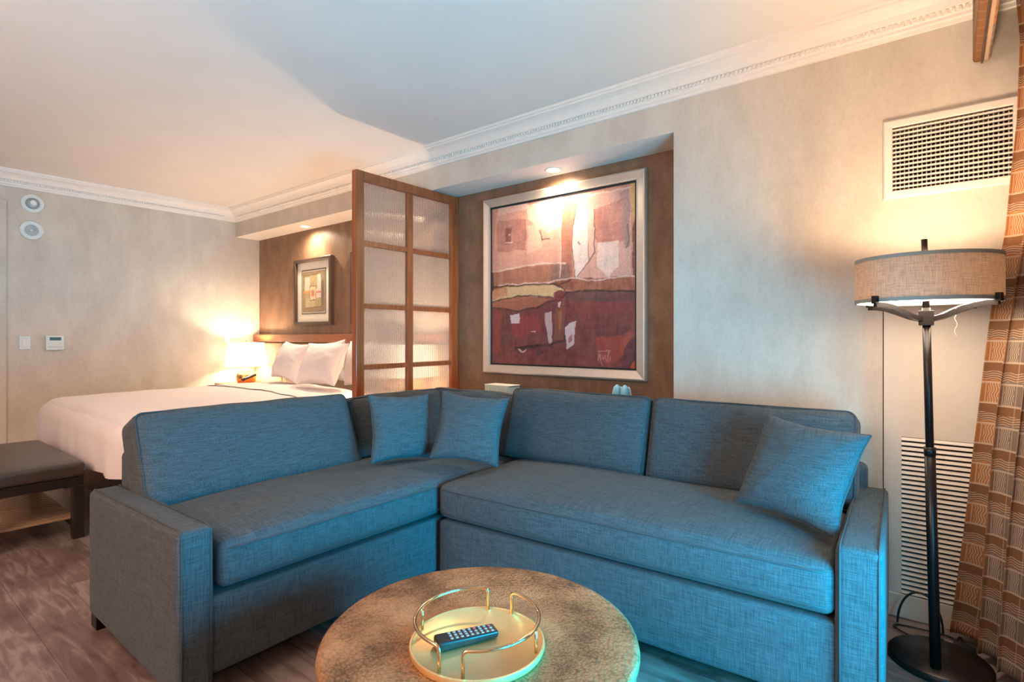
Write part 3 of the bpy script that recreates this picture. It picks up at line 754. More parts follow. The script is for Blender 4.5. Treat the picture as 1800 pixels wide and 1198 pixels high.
# ================================================================== air vent and louvred panel on the back wall
t = thing('air_vent', 'white rectangular air vent grille high on the wall above the floor lamp', 'vent', (0, YB, 1.79))
x0, x1, z0, z1 = -.215, .235, 1.79, 2.128
obj('vent_frame', rect_frame(bmesh.new(), x0, x1, z0, z1, [(0, YB-.001), (0, YB-.008), (.006, YB-.013), (.030, YB-.013), (.034, YB-.006), (.034, YB-.001)]), M['vent'], t)
obj('vent_backing', BX(x0+.034, x1-.034, YB+.14, YB+.15, z0+.034, z1-.034), M['dark'], t)
b_ = bmesh.new()
for i in range(25):
    x = x0+.044+i*(x1-x0-.088)/24; box(b_, x-.0020, x+.0020, YB+.006, YB+.022, z0+.034, z1-.034)
obj('vertical_bars', b_, M['vent'], t)
b_ = bmesh.new()
for i in range(14):
    z = z0+.046+i*(z1-z0-.092)/13; box(b_, x0+.034, x1-.034, YB-.013, YB+.004, z-.0028, z+.0028, bev=.001)
obj('horizontal_bars', b_, M['vent'], t)
t = thing('access_panel', 'tall pale metal panel with floor-level louvres behind the floor lamp', 'vent panel', (0, YB, .08))
x0, x1 = -.213, .30
b_ = bmesh.new()
lx0, lx1, lz0, lz1 = -.150, .26, .10, .77
for a in ((x0, lx0, .102, 1.43), (lx1, x1, .102, 1.43), (lx0, lx1, lz1, 1.43), (lx0, lx1, .102, lz0+.004)): box(b_, a[0], a[1], YB-.0085, YB-.0005, a[2], a[3])
obj('panel_sheet', b_, M['panel'], t)
obj('panel_shadow_gap', BX(x0-.004, x0-.0002, YB-.0025, YB-.0005, .102, 1.43), M['voidb'], t)
obj('louvre_backing', BX(lx0, lx1, YB-.0025, YB-.0007, lz0, lz1), M['dark'], t)
b_ = bmesh.new(); nl = 33
for i in range(nl):
    z = lz0+.012+i*(lz1-lz0-.02)/(nl-1)
    extr(b_, [(0.003, z-.007), (.013, z-.007), (.0145, z-.005), (.008, z+.006), (.003, z+.006)], (lx0, YB, 0), (lx1, YB, 0), (0, -1, 0))
obj('louvres', b_, M['panel'], t)

# ================================================================== wooden screen with reeded panes
t = thing('room_divider', 'tall cherry wood lattice screen with frosted panes between bed and sofa', 'room divider', (-3.06, 2.65, 0))
sx0, sx1, sy0, sy1, sz1 = -3.085, -3.035, 2.172, 3.118, 2.298
b_ = bmesh.new()
box(b_, sx0, sx1, sy0, sy0+.064, .0, sz1, bev=.003); box(b_, sx0, sx1, sy1-.064, sy1, .0, sz1, bev=.003)
box(b_, sx0+.001, sx1-.001, sy0+.064, sy1-.064, sz1-.066, sz1-.001, bev=.003); box(b_, sx0+.001, sx1-.001, sy0+.064, sy1-.064, .0, .12, bev=.003)
obj('screen_frame', b_, M['cherry'], t)
ya, yb = sy0+.064, sy1-.064; ym = 2.640
zr = [1.820, 1.400, .990, .575]
b_ = bmesh.new(); box(b_, sx0+.008, sx1-.006, ym-.027, ym+.027, .12, sz1-.066, bev=.002)
obj('mullion', b_, M['cherry'], t)
for z in zr:
    for y0, y1 in ((ya, ym-.027), (ym+.027, yb)):
        obj('muntin', BX(sx0+.009, sx1-.007, y0, y1, z-.017, z+.017, bev=.002), M['cherry'], t)
zz = [sz1-.066]+zr+[.12]
for k in range(5):
    for y0, y1 in ((ya, ym-.027), (ym+.027, yb)):
        hi = zz[k]-(.017 if k else 0); lo = zz[k+1]+(.017 if k < 4 else 0)
        obj('pane', BX(-3.0625, -3.0575, y0, y1, lo, hi), M['glass'], t)
obj('wall_post', BX(sx0, sx1, sy1, YN, .0, sz1, bev=.002), M['cherry'], t)

# ================================================================== paintings
import numpy as np
FX, YAW = 960.0, math.radians(38.5)
def unproj(u, v, y):
    a, b = (u-900)/FX, (590-v)/FX
    dx = -math.sin(YAW)+a*math.cos(YAW); dy = math.cos(YAW)+a*math.sin(YAW); q = y/dy
    return q*dx, 1.2+q*b
def lin(c): return tuple(((x/255+.055)/1.055)**2.4 if x > 10 else x/255/12.92 for x in c)
def canvas(x0, x1, z0, z1, y, nx, nz, shapes, strokes, base, seed, warp=.010, streak=.10):
    rng = np.random.RandomState(seed)
    X, Z = np.meshgrid(np.linspace(x0, x1, nx), np.linspace(z0, z1, nz))
    def field(fx, fz, n=1):
        g = rng.rand(fz+2, fx+2); gx = np.linspace(0, fx, nx); gz = np.linspace(0, fz, nz)
        i, j = gx.astype(int), gz.astype(int); u, v = gx-i, gz-j; u = u*u*(3-2*u); v = v*v*(3-2*v)
        a = g[np.ix_(j, i)]*(1-u)+g[np.ix_(j, i+1)]*u; b = g[np.ix_(j+1, i)]*(1-u)+g[np.ix_(j+1, i+1)]*u
        return a*(1-v)[:, None]+b*v[:, None]-.5
    WX = X+warp*(field(14, 14)*1.4+field(45, 45)*.7); WZ = Z+warp*(field(14, 14)*1.4+field(45, 45)*.7)
    col = np.zeros((nz, nx, 3)); col[:] = lin(base)
    mott = field(22, 6)*.5+field(80, 14)*.35+field(18, 70)*.35+field(120, 120)*.25
    for poly, c, soft in shapes:
        m = np.zeros((nz, nx), bool); n = len(poly)
        for k in range(n):
            ax, az = poly[k]; bx_, bz = poly[(k+1) % n]
            if abs(az-bz) < 1e-9: continue
            m ^= ((az > WZ) != (bz > WZ)) & (WX < (bx_-ax)*(WZ-az)/(bz-az)+ax)
        w = m.astype(float)*(1-soft*np.clip(.5+mott*1.6, 0, 1))
        col = col*(1-w[..., None])+np.array(lin(c))*w[..., None]
    for pts, c, wd in strokes:
        dm = np.full((nz, nx), 9.0)
        for (ax, az), (bx_, bz) in zip(pts, pts[1:]):
            vx, vz = bx_-ax, bz-az; tt = np.clip(((WX-ax)*vx+(WZ-az)*vz)/(vx*vx+vz*vz+1e-12), 0, 1)
            dm = np.minimum(dm, np.hypot(WX-ax-tt*vx, WZ-az-tt*vz))
        w = np.clip(1.4-dm/wd, 0, 1)*(.75+.25*np.clip(.5+mott*2, 0, 1))
        col = col*(1-w[..., None])+np.array(lin(c))*w[..., None]
    col = np.clip(col*(1+streak*4*mott[..., None])+.02*field(60, 30)[..., None], 0, 1)
    bm = bmesh.new(); cl = bm.verts.layers.float_color.new('paint')
    vs = [[bm.verts.new((X[j, i], y, Z[j, i])) for i in range(nx)] for j in range(nz)]
    for j in range(nz):
        for i in range(nx): vs[j][i][cl] = (*col[j, i], 1)
    for j in range(nz-1):
        for i in range(nx-1): bm.faces.new((vs[j][i], vs[j][i+1], vs[j+1][i+1], vs[j+1][i]))
    return bm
PY = 3.10
def pt(zx, zy): return unproj(800+zx/2.3956, 200+zy/2.3956, PY)
def pg(*a): return [pt(*q) for q in a]
px0, px1, pz0, pz1 = -2.75, -1.43, .92, 2.226
shapes = [
 (pg((140, 380), (760, 270), (760, 760), (140, 830)), (176, 112, 92), .1),
 (pg((165, 415), (440, 345), (437, 620), (150, 662)), (196, 136, 116), .25),
 (pg((290, 385), (440, 345), (438, 470), (380, 500), (300, 440)), (222, 176, 152), .45),
 (pg((300, 470), (345, 455), (360, 560), (300, 590)), (214, 160, 138), .4),
 (pg((172, 385), (300, 360), (290, 400), (172, 430)), (205, 165, 150), .45),
 (pg((168, 452), (292, 440), (292, 572), (172, 582)), (158, 96, 82), .25),
 (pg((203, 478), (230, 476), (228, 545), (205, 548)), (112, 52, 48), .2),
 (pg((442, 340), (515, 330), (486, 560), (486, 690), (437, 622)), (150, 82, 62), .25),
 (pg((147, 665), (437, 628), (455, 640), (480, 692), (400, 715), (147, 722)), (142, 80, 56), .3),
 (pg((395, 640), (470, 628), (480, 690), (400, 705)), (112, 76, 66), .45),
 (pg((512, 345), (738, 308), (730, 682), (505, 700), (488, 600)), (186, 136, 122), .25),
 (pg((575, 400), (728, 345), (728, 525), (600, 548), (580, 520)), (158, 92, 80), .3),
 (pg((690, 330), (735, 310), (732, 560), (705, 560)), (146, 108, 104), .35),
 (pg((595, 545), (678, 530), (684, 640), (640, 684), (588, 640)), (206, 178, 168), .3),
 (pg((518, 352), (545, 380), (555, 430), (556, 560), (555, 610), (530, 660), (503, 694), (490, 600), (487, 500), (495, 430)), (206, 186, 178), .2),
 (pg((552, 380), (576, 400), (582, 480), (576, 590), (560, 620), (557, 560), (556, 430)), (196, 150, 136), .25),
 (pg((735, 292), (756, 286), (756, 420), (740, 450)), (196, 142, 74), .3),
 (pg((738, 480), (756, 430), (756, 690), (742, 690)), (88, 46, 44), .3),
 (pg((147, 722), (400, 715), (480, 694), (756, 680), (756, 745), (560, 745), (450, 742), (330, 760), (147, 790)), (128, 68, 50), .3),
 (pg((140, 800), (460, 752), (560, 742), (760, 742), (760, 1100), (140, 1080)), (96, 40, 44), .2),
 (pg((455, 748), (560, 742), (756, 742), (756, 785), (560, 790), (460, 780)), (82, 54, 54), .4),
 (pg((150, 745), (200, 728), (300, 720), (390, 716), (430, 728), (452, 742), (410, 770), (280, 768), (150, 790)), (196, 164, 122), .2),
 (pg((150, 740), (210, 726), (215, 765), (150, 785)), (176, 118, 84), .3),
 (pg((405, 752), (430, 740), (464, 752), (455, 772), (410, 790)), (112, 40, 44), .15),
 (pg((148, 795), (250, 768), (300, 765), (395, 780), (330, 812), (250, 828), (148, 818)), (146, 86, 64), .25),
 (pg((147, 830), (190, 830), (185, 1000), (150, 1010)), (122, 46, 46), .4),
 (pg((190, 830), (225, 830), (230, 960), (185, 990)), (84, 46, 42), .5),
 (pg((232, 850), (345, 840), (350, 915), (270, 938), (232, 925)), (128, 44, 48), .3),
 (pg((470, 790), (740, 790), (740, 830), (520, 850)), (116, 44, 46), .45),
 (pg((430, 800), (456, 800), (452, 950), (410, 955), (405, 850)), (112, 62, 50), .3),
 (pg((425, 830), (442, 825), (440, 900), (430, 930)), (150, 82, 52), .4),
 (pg((590, 940), (700, 935), (738, 905), (725, 990), (640, 1070), (592, 1000)), (140, 54, 46), .45),
 (pg((690, 960), (740, 920), (728, 1000), (690, 1020)), (150, 68, 48), .5),
 (pg((700, 1000), (735, 950), (757, 940), (757, 1090), (690, 1085)), (74, 30, 44), .3),
 (pg((738, 1050), (757, 1030), (757, 1090), (728, 1088)), (176, 66, 40), .35),
 (pg((222, 846), (262, 838), (262, 880), (228, 882)), (198, 176, 178), .15),
 (pg((370, 842), (398, 832), (398, 880), (404, 962), (390, 966), (370, 890)), (178, 148, 150), .25),
 (pg((457, 898), (500, 866), (496, 966), (462, 990)), (196, 172, 172), .3),
 (pg((470, 940), (486, 925), (486, 955), (470, 965)), (140, 50, 58), .3),
 (pg((428, 792), (441, 788), (437, 816), (430, 812)), (196, 160, 162), .1),
 (pg((240, 980), (350, 975), (362, 1010), (330, 1018), (330, 992), (300, 990), (260, 1000), (242, 995)), (64, 34, 40), .25),
]
shapes = [(p_, tuple(x+(255-x)*(.13 if k < 17 else .04) for x in c_), s_) for k, (p_, c_, s_) in enumerate(shapes)]
W_, D_ = (214, 186, 174), (50, 32, 34)
strokes = [
 (pg((150, 662), (250, 645), (360, 630), (455, 627)), W_, .005), (pg((440, 345), (438, 470), (435, 690)), W_, .004),
 (pg((175, 718), (320, 712), (400, 708), (480, 692), (560, 700), (650, 690), (750, 683)), W_, .004),
 (pg((150, 728), (250, 722), (390, 716), (430, 722), (480, 700)), D_, .005), (pg((390, 716), (440, 728), (464, 755), (440, 775)), D_, .005),
 (pg((150, 792), (250, 768), (310, 764), (400, 770)), D_, .005), (pg((150, 818), (250, 828), (330, 815), (420, 782)), D_, .005),
 (pg((460, 752), (520, 742), (560, 740), (640, 745), (752, 747)), D_, .006), (pg((348, 488), (360, 528), (388, 524)), (84, 52, 48), .005),
 (pg((518, 352), (490, 450), (487, 560), (500, 690)), (84, 56, 52), .003), (pg((576, 400), (584, 480), (580, 580), (556, 620)), (84, 60, 56), .004),
 (pg((556, 540), (556, 620), (508, 690)), (100, 72, 68), .003), (pg((150, 668), (150, 740)), (70, 50, 50), .010),
 (pg((252, 985), (330, 978), (400, 970), (452, 955), (456, 930)), (44, 26, 30), .007),
 (pg((262, 990), (272, 1002)), W_, .005), (pg((276, 1004), (290, 994)), W_, .003), (pg((205, 540), (232, 538)), W_, .005), (pg((218, 506), (224, 504)), W_, .006),
 (pg((515, 538), (520, 545)), (110, 80, 70), .007), (pg((720, 460), (726, 520), (716, 560)), (92, 80, 84), .006), (pg((598, 545), (680, 532)), (216, 180, 168), .004),
 (pg((530, 345), (640, 325), (738, 308)), W_, .005), (pg((734, 310), (730, 680)), (206, 168, 150), .003), (pg((310, 918), (330, 922)), W_, .003),
 (pg((596, 1010), (600, 1040), (606, 1006), (612, 1040)), (190, 130, 126), .003), (pg((618, 1012), (620, 1036), (630, 1014), (634, 1040)), (190, 130, 126), .003),
 (pg((600, 1000), (650, 996)), (180, 120, 116), .003), (pg((642, 1000), (640, 1044)), (180, 120, 116), .003), (pg((612, 1046), (616, 1066)), (180, 120, 116), .003), (pg((648, 1020), (650, 1036)), (180, 120, 116), .003),
]
t = thing('framed_painting', 'large abstract red and brown painting in a wide silver frame behind the sofa', 'painting', (-2.09, YN, .92))
obj('picture_frame', rect_frame(bmesh.new(), px0, px1, pz0, pz1, [(0, YN-.001), (0, YN-.030), (.006, YN-.042), (.014, YN-.045), (.052, YN-.034), (.064, YN-.032), (.066, YN-.020), (.066, YN-.001)]), M['silver'], t)
obj('inner_lip', rect_frame(bmesh.new(), px0+.066, px1-.066, pz0+.066, pz1-.066, [(0, YN-.024), (.011, YN-.024), (.012, YN-.018), (0, YN-.018)]), M['plastic_b'], t)
obj('canvas', canvas(px0+.064, px1-.064, pz0+.064, pz1-.064, YN-.020, 230, 230, shapes, strokes, (150, 90, 76), 5), M['paint'], t)
obj('backboard', BX(px0+.02, px1-.02, YN-.016, YN-.001, pz0+.02, pz1-.02), M['framebrown'], t)

def bed_print(xa, label, cols, seed):
    w, z0, z1 = .68, 1.31, 2.0
    t = thing('framed_print', label, 'picture', (xa+w/2, YN, z0), group='framed prints above the bed')
    obj('picture_frame', rect_frame(bmesh.new(), xa, xa+w, z0, z1, [(0, YN-.001), (0, YN-.040), (.006, YN-.045), (.030, YN-.045), (.036, YN-.036), (.036, YN-.001)]), M['framebrown'], t)
    obj('mount', BX(xa+.034, xa+w-.034, YN-.016, YN-.001, z0+.034, z1-.034), M['mat'], t)
    m_ = .135; a0, a1, b0, b1 = xa+m_-.02, xa+w-m_+.02, z0+m_-.02, z1-m_+.02
    obj('mount_line', rect_frame(bmesh.new(), a0, a1, b0, b1, [(0, YN-.0162), (0, YN-.018), (.009, YN-.018), (.009, YN-.0162)]), M['framebrown'], t)
    x0_, x1_, q0, q1 = a0+.018, a1-.018, b0+.02, b1-.02; ww, hh = x1_-x0_, q1-q0
    def r_(a, b, c, d): return [(x0_+ww*a, q0+hh*c), (x0_+ww*b, q0+hh*c+.004), (x0_+ww*b-.003, q0+hh*d), (x0_+ww*a+.003, q0+hh*d)]
    sh = [(r_(.04, .96, .05, .95), (150, 134, 106), .3), (r_(.12, .86, .10, .90), (168, 156, 118), .3), (r_(.10, .34, .52, .86), (214, 200, 186), .25), (r_(.66, .84, .55, .92), (206, 204, 196), .25),
          (r_(.60, .86, .34, .56), (210, 196, 190), .3), (r_(.04, .36, .46, .53), (206, 146, 90), .3), (r_(.60, .96, .46, .50), (200, 110, 90), .3), (r_(.14, .58, .12, .34), (186, 178, 140), .4),
          (r_(.32, .62, .28, .64), (110, 70, 60), .1), (r_(.34, .60, .30, .62), (220, 196, 160), .15), (r_(.40, .54, .38, .54), (190, 130, 100), .3), (r_(.84, .95, .15, .75), (118, 100, 84), .3)]
    st = [([(x0_+ww*.1, q0+hh*.9), (x0_+ww*.7, q0+hh*.93)], (110, 80, 66), .006), ([(x0_+ww*.1, q0+hh*.1), (x0_+ww*.9, q0+hh*.12)], (130, 90, 76), .006), ([(x0_+ww*.84, q0+hh*.9), (x0_+ww*.86, q0+hh*.12)], (90, 76, 66), .006)]
    obj('print', canvas(x0_, x1_, q0, q1, YN-.0175, 70, 80, sh, st, (140, 122, 98), seed, warp=.004), M['paint'], t)
bed_print(-5.43, 'dark framed abstract print on the brown wall left of the wooden screen', 0, 8)
bed_print(-4.43, 'dark framed print on the brown wall mostly hidden behind the wooden screen', 0, 9)

# ================================================================== headboard, bed, bedding
t = thing('headboard', 'beige padded headboard with orange-brown wood top rail along the alcove wall', 'headboard', (-4.65, YN, 0))
obj('top_rail', BX(XL+.001, -3.10, YN-.075, YN-.001, 1.135, 1.215, bev=.004), M['cherryh'], t)
xs = [XL+.002]+[-5.64+.485*i for i in range(6)]; xs = [x for x in xs if x < -3.2]+[-3.10]
for x0, x1 in zip(xs, xs[1:]):
    b_ = rbox(x1-x0-.006, .05, .74, .014, 6, lambda p, a, b, c: p+Vector((0, -.012*(1-a**4)*(1-c**6) if b < 0 else 0, 0)), 6)
    obj('upholstered_panel', xf(b_, T((x0+x1)/2, YN-.030, .755)), M['headboard'], t, smooth=True)
BX0, BX1, BY0, BY1 = -5.56, -3.70, 1.06, 3.05
t = thing('bed', 'king bed standing against the padded headboard behind the sofa', 'bed', ((BX0+BX1)/2, 2.05, 0))
obj('bed_base', BX(BX0+.12, BX1-.12, BY0+.16, BY1-.02, .05, .38, bev=.01), M['darkwood'], t)
obj('mattress', xf(rbox(BX1-BX0-.10, BY1-BY0-.08, .25, .06, 10), T((BX0+BX1)/2, (BY0+BY1)/2+.02, .515)), M['linen'], t, smooth=True)
for x in (BX0+.1, BX1-.1):
    for y in (BY0+.14, BY1-.1): obj('leg', BX(x-.03, x+.03, y-.03, y+.03, 0, .05), M['black'], t)
def duv(p, a, b, c):
    top = max(0, c)
    z = p.z + .030*(1-a*a)*(1-max(0, -b)**4)*top - (.012*(abs(b)**8 if b < 0 else 0) + .015*abs(a)**8)*top + .012*top
    side = (1-top) if c > 0 else 1
    fold = .014*math.sin(p.x*19+math.sin(p.x*7)*2)*(1 if b < -.95 else 0)+.014*math.sin(p.y*17+2)*(1 if abs(a) > .95 else 0)
    bulge = .025*(1-c*c)
    x = p.x+math.copysign(bulge, a)*(abs(a)**10)+math.copysign(fold, a)*(abs(a)**10)*(1-c)/2
    y = p.y-(bulge+fold*(1-c)/2)*(1 if b < -.95 else 0)
    n_ = wob(p, 3, .012, 41)+wob(p, 9, .006, 42)
    z += .014*math.sin(p.x*5+p.y*4)*max(0, -c)
    return Vector((x, y, z+n_*top))
def duvet_shell(y0, y1, grow, zlo):
    b_ = rbox(BX1-BX0+.02, 1.80, .44, .10, 34, duv, 20)
    xf(b_, T((BX0+BX1)/2, BY0+.88, .49)); bmesh.ops.recalc_face_normals(b_, faces=b_.faces[:]); b_.normal_update()
    if grow:
        off = [(v, v.normal.copy()) for v in b_.verts]
        for v, n_ in off: v.co += n_*grow
    kill = [f for f in b_.faces if f.calc_center_median().z < .375 or (f.normal.y > .5) or not (y0 <= f.calc_center_median().y <= y1) or f.calc_center_median().z < zlo]
    bmesh.ops.delete(b_, geom=kill, context='FACES')
    return b_
tag(obj('duvet', duvet_shell(-9, 2.78, 0, 0), M['linen'], smooth=True), 'white duvet draped over the bed and hanging down at the foot end', 'duvet')
tag(obj('folded_sheet', duvet_shell(2.22, 2.76, .008, .60), M['linen'], smooth=True), 'white sheet folded back across the bed in front of the pillows', 'sheet')
def bedpillow(label, x, y, z, rz, lean, w, hh, sd, roll=0):
    mtx = T(x, y, z) @ R(rz, 'Z') @ R(lean, 'X') @ R(roll, 'Y'); b_, ring = pillow_bm(w, hh, .20, sd, 34, .12, .010)
    r = thing('bed_pillow', label, 'pillow', (x, y, z-hh/2), 0, 'white pillows on the bed')
    obj('pillowcase', xf(b_, mtx), M['linen'], r, smooth=True); obj('hem', loop_tube([mtx @ p for p in ring], .003), M['linen'], r)
bedpillow('white pillow at the lamp end of the row, standing in front', -4.82, 2.72, .962, -6, -22, .56, .37, 51, 3)
bedpillow('white pillow at the lamp end, upright behind the front one with its corner peeking out', -4.60, 2.955, .958, 4, -4, .54, .38, 52, -4)
bedpillow('white pillow in the middle of the bed beside the wooden screen edge', -4.16, 2.63, .958, 3, -24, .52, .375, 53, -2)
bedpillow('white pillow furthest right on the bed, half hidden behind the wooden screen', -3.98, 2.93, .945, -2, -8, .52, .40, 54, 2)

# nightstands, lamps, phone
def nightstand(x0, x1, label):
    t = thing('nightstand', label, 'nightstand', ((x0+x1)/2, 2.86, 0), group='nightstands beside the bed')
    obj('body', BX(x0+.01, x1-.01, 2.64, 3.06, .06, .665, bev=.004), M['darkwood'], t)
    obj('top', BX(x0, x1, 2.62, 3.07, .667, .69, bev=.004), M['cherryh'], t)
    for z in (.10, .38): 
        d_ = obj('drawer', BX(x0+.03, x1-.03, 2.624, 2.639, z, z+.255, bev=.003), M['darkwood'], t)
        obj('knob', tube(bmesh.new(), [((x0+x1)/2-.06, 2.615, z+.13), ((x0+x1)/2+.06, 2.615, z+.13)], .006, 8), M['gold'], d_)
    obj('plinth', BX(x0+.03, x1-.03, 2.68, 3.04, 0, .058), M['black'], t)
nightstand(-6.20, -5.62, 'dark nightstand in the corner carrying the visible gold lamp')
nightstand(-3.64, -3.13, 'dark nightstand between bed and wooden screen')
def bedlamp(x, y, label):
    z = .69; t = thing('bedside_lamp', label, 'lamp', (x, y, z), group='gold bedside lamps')
    obj('lamp_base', lathe(bmesh.new(), [(0, z+.001), (.085, z+.001), (.090, z+.015), (.102, z+.05), (.103, z+.075), (.090, z+.11), (.062, z+.138), (.036, z+.152), (.026, z+.160), (.026, z+.172), (.018, z+.176), (0, z+.176)], 40, x, y), M['lampgold'], t, smooth=True)
    obj('neck', lathe(bmesh.new(), [(.010, z+.176), (.010, z+.21), (.016, z+.212), (.016, z+.235), (0, z+.235)], 20, x, y), M['lampgold'], t, smooth=True)
    obj('lamp_shade', lathe(bmesh.new(), [(.213, z+.185), (.180, z+.435), (.177, z+.435), (.210, z+.185)], 64, x, y, closed=True), M['wshade'], t, auto=40)
    obj('finial', lathe(bmesh.new(), [(.004, z+.40), (.004, z+.44), (.010, z+.447), (.008, z+.458), (0, z+.462)], 16, x, y), M['lampgold'], t, smooth=True)
    l = bpy.data.lights.new('bedside_bulb', 'POINT'); l.energy = 24; l.color = (1, .70, .44); l.shadow_soft_size = .04
    o = bpy.data.objects.new('bedside_bulb', l); C.objects.link(o); o.parent = t; o.location = (0, 0, .32)
bedlamp(-5.96, 2.85, 'gold based bedside lamp with white shade glowing in the far corner')
bedlamp(-3.42, 2.84, 'gold based bedside lamp hidden behind the frosted wooden screen')
t = thing('telephone', 'small desk telephone with dark handset beside the gold lamp', 'telephone', (-5.70, 2.80, .69))
MT = T(-5.70, 2.80, .69) @ R(20, 'Z')
b_ = bmesh.new(); pr = [(-.09, .0), (.09, .0), (.09, .07), (-.09, .022)]
A = [b_.verts.new(MT @ Vector((-.085, y, z+.001))) for y, z in pr]; B = [b_.verts.new(MT @ Vector((.085, y, z+.001))) for y, z in pr]
for k in range(4): b_.faces.new((A[k], A[(k+1) % 4], B[(k+1) % 4], B[k]))
b_.faces.new(A); b_.faces.new(B); obj('phone_body', b_, M['plastic'], t)
obj('handset', tube(bmesh.new(), [MT @ Vector((-.06, y, z)) for y, z in ((-.09, .045), (-.08, .055), (0, .072), (.075, .096), (.09, .092))], [.016, .018, .013, .018, .016], 10), M['plastic_b'], t)
obj('keypad', BX(-.03, .07, -.06, .05, 0, .004), M['plastic_b'], t)
k = t.children[-1]; k.location = (0, 0, 0)
for v in k.data.vertices:                       # lay the keypad on the sloping face
    q = v.co+t.location; v.co = (MT @ Vector((q.x, q.y, .0445+q.y*.267+q.z)))-t.location
bm = None

# ================================================================== bench at the foot of the bed
X0, X1, Y0, Y1 = -5.15, -4.02, .50, .97
t = thing('bench', 'dark leather bench with slatted lower shelf at the foot of the bed', 'bench', ((X0+X1)/2, (Y0+Y1)/2, 0))
def bf(p, a, b, c): return p+Vector((0, 0, (.012*(1-a**4)*(1-b**4) if c > 0 else 0)))
obj('cushion', xf(rbox(X1-X0, Y1-Y0, .085, .022, 14, bf, 5), T((X0+X1)/2, (Y0+Y1)/2, .4075)), M['leather'], t, smooth=True)
b_ = bmesh.new()
for a in ((X0+.01, X1-.01, Y0+.01, Y0+.035), (X0+.01, X1-.01, Y1-.035, Y1-.01), (X0+.01, X0+.035, Y0+.035, Y1-.035), (X1-.035, X1-.01, Y0+.035, Y1-.035)): box(b_, *a, .312, .366)
obj('apron', b_, M['darkwood'], t)
for x in (X0+.035, X1-.035):
    for y in (Y0+.035, Y1-.035): obj('leg', BX(x-.027, x+.027, y-.027, y+.027, 0, .313, bev=.003), M['darkwood'], t)
b_ = bmesh.new()
for y in (Y0+.05, Y1-.05): box(b_, X0+.06, X1-.06, y-.012, y+.012, .075, .105)
obj('shelf_rail', b_, M['darkwood'], t)
for i in range(19):
    x = X0+.10+i*(X1-X0-.20)/18
    obj('slat', BX(x-.013, x+.013, Y0+.03, Y1-.03, .106, .120, bev=.002), M['tanwood'], t)

# ================================================================== fittings on the left wall
def disc(x, y, z, prof, mat, parent, name):
    b_ = lathe(bmesh.new(), [(r, h_) for r, h_ in prof], 40)
    xf(b_, T(x, y, z) @ R(90, 'Y')); return obj(name, b_, mat, parent, auto=45)
t = thing('smoke_alarm', 'round white wall alarm with a small dome, uppermost on the left wall', 'alarm', (XL, 1.125, 2.353))
disc(XL, 1.125, 2.353, [(0, .001), (.078, .001), (.078, .010), (.070, .016), (0, .018)], M['plastic'], t, 'plate')
disc(XL, 1.125, 2.353, [(.050, .017), (.046, .026), (.034, .028), (.034, .020)], M['btn'], t, 'ring')
disc(XL, 1.125, 2.353, [(.026, .0185), (.026, .045), (.020, .055), (0, .058)], M['plastic'], t, 'dome')
t = thing('wall_speaker', 'flat round white wall speaker below the alarm on the left wall', 'speaker', (XL, 1.118, 2.119))
disc(XL, 1.118, 2.119, [(0, .001), (.083, .001), (.083, .010), (.076, .018), (.048, .018), (.046, .015), (0, .015)], M['plastic'], t, 'rim')
b_ = bmesh.new()
for k in range(5):
    r = .010+k*.0085; lathe(b_, [(r, .0152), (r, .018), (r+.004, .018), (r+.004, .0152)], 32, closed=True)
xf(b_, T(XL, 1.118, 2.119) @ R(90, 'Y')); obj('grille', b_, M['btn'], t)
t = thing('light_switch', 'white rocker light switch plate beside the door casing', 'switch', (XL, 1.075, 1.14))
obj('plate', BX(XL+.0005, XL+.007, 1.037, 1.113, 1.083, 1.197, bev=.002), M['plastic'], t)
obj('rocker', BX(XL+.007, XL+.012, 1.058, 1.092, 1.107, 1.173, bev=.002), M['white'], t)
t = thing('thermostat', 'white digital thermostat with grey display on the left wall', 'thermostat', (XL, 1.277, 1.138))
obj('body', BX(XL+.0005, XL+.028, 1.212, 1.342, 1.073, 1.203, bev=.006), M['plastic'], t)
obj('display', BX(XL+.027, XL+.030, 1.238, 1.318, 1.160, 1.188), M['lcd'], t)
for i in range(3): obj('button', BX(XL+.027, XL+.031, 1.240+i*.028, 1.258+i*.028, 1.118, 1.128, bev=.001), M['vent'], t)
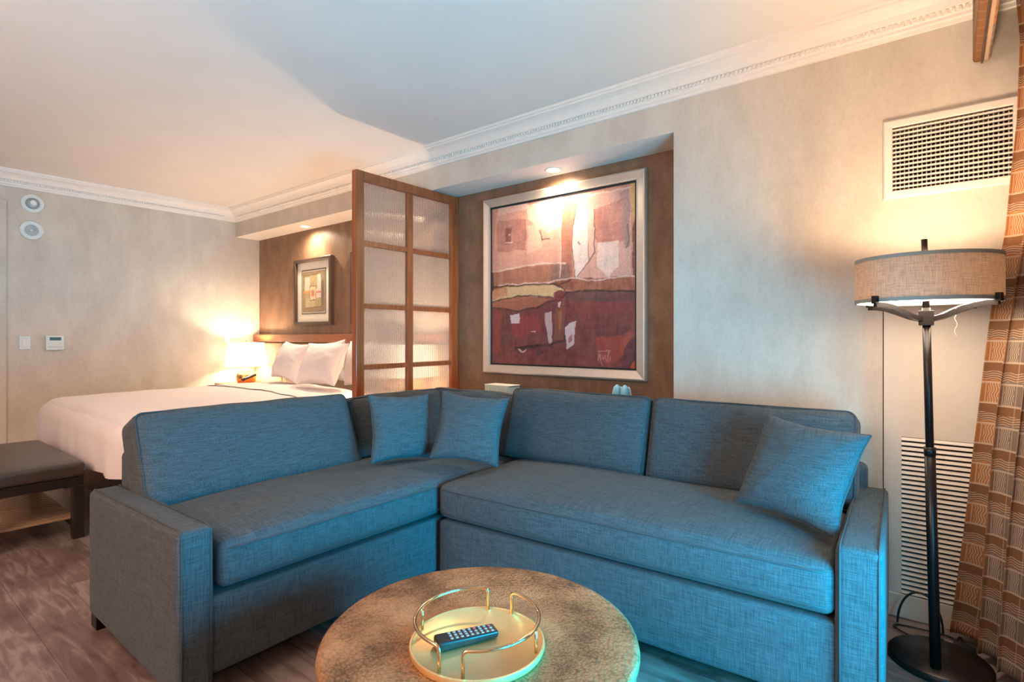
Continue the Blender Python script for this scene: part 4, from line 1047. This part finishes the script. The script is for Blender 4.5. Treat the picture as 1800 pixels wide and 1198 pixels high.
obj('cover_line', BX(XL+.027, XL+.0288, 1.225, 1.330, 1.100, 1.103), M['btn'], t)
t = thing('wall_socket', 'small white wall plate just above the glowing bedside lamp', 'socket', (XL, 2.78, 1.19))
obj('plate', BX(XL+.0005, XL+.007, 2.745, 2.815, 1.13, 1.245, bev=.002), M['plastic'], t)
for z in (1.165, 1.21): obj('outlet', BX(XL+.007, XL+.009, 2.765, 2.795, z-.014, z+.014, bev=.001), M['white'], t)

# ================================================================== ledge behind the sofa and what stands on it
t = thing('console_table', 'narrow dark console table hidden behind the sofa back', 'table', (-1.95, 2.98, 0))
obj('tabletop', BX(-2.85, -1.25, 2.83, 3.12, .735, .765, bev=.003), M['darkwood'], t)
for x in (-2.80, -1.30):
    for y in (2.86, 3.09): obj('leg', BX(x-.02, x+.02, y-.02, y+.02, 0, .734), M['darkwood'], t)
t = thing('ribbed_box', 'flat pale ribbed box on the console below the painting', 'box', (-2.46, 2.98, .765))
obj('body', xf(rbox(.225, .12, .085, .006, 4, None, 4), T(-2.46, 2.98, .8085)), M['bluebox'], t, smooth=True)
obj('lid', BX(-2.575, -2.345, 2.918, 3.042, .8515, .857, bev=.002), M['mat'], t)
b_ = bmesh.new()
for i in range(17): box(b_, -2.56+i*.0125-.003, -2.56+i*.0125+.003, 2.915, 2.921, .785, .850, bev=.001)
obj('ribs', b_, M['plastic'], t)
for x, l_, rx in ((-1.535, 'left of two pale blue slippers peeking over the sofa back', 3), (-1.478, 'right of two pale blue slippers peeking over the sofa back', -3)):
    t = thing('slipper', l_, 'slipper', (x, 2.93, .765), group='pale blue slippers')
    def sl(p, a, b, c): 
        k = math.sqrt(max(0, 1-max(0, c)**2*.75)); return Vector((p.x*k, p.y*k, p.z))
    obj('upper', xf(rbox(.050, .06, .145, .022, 6, sl, 8), T(x, 2.93, .8385) @ R(rx, 'Y')), M['bluebit'], t, smooth=True)
    obj('sole', xf(rbox(.044, .016, .13, .007, 4, sl, 8), T(x, 2.968, .8315) @ R(rx, 'Y')), M['plastic'], t, smooth=True)
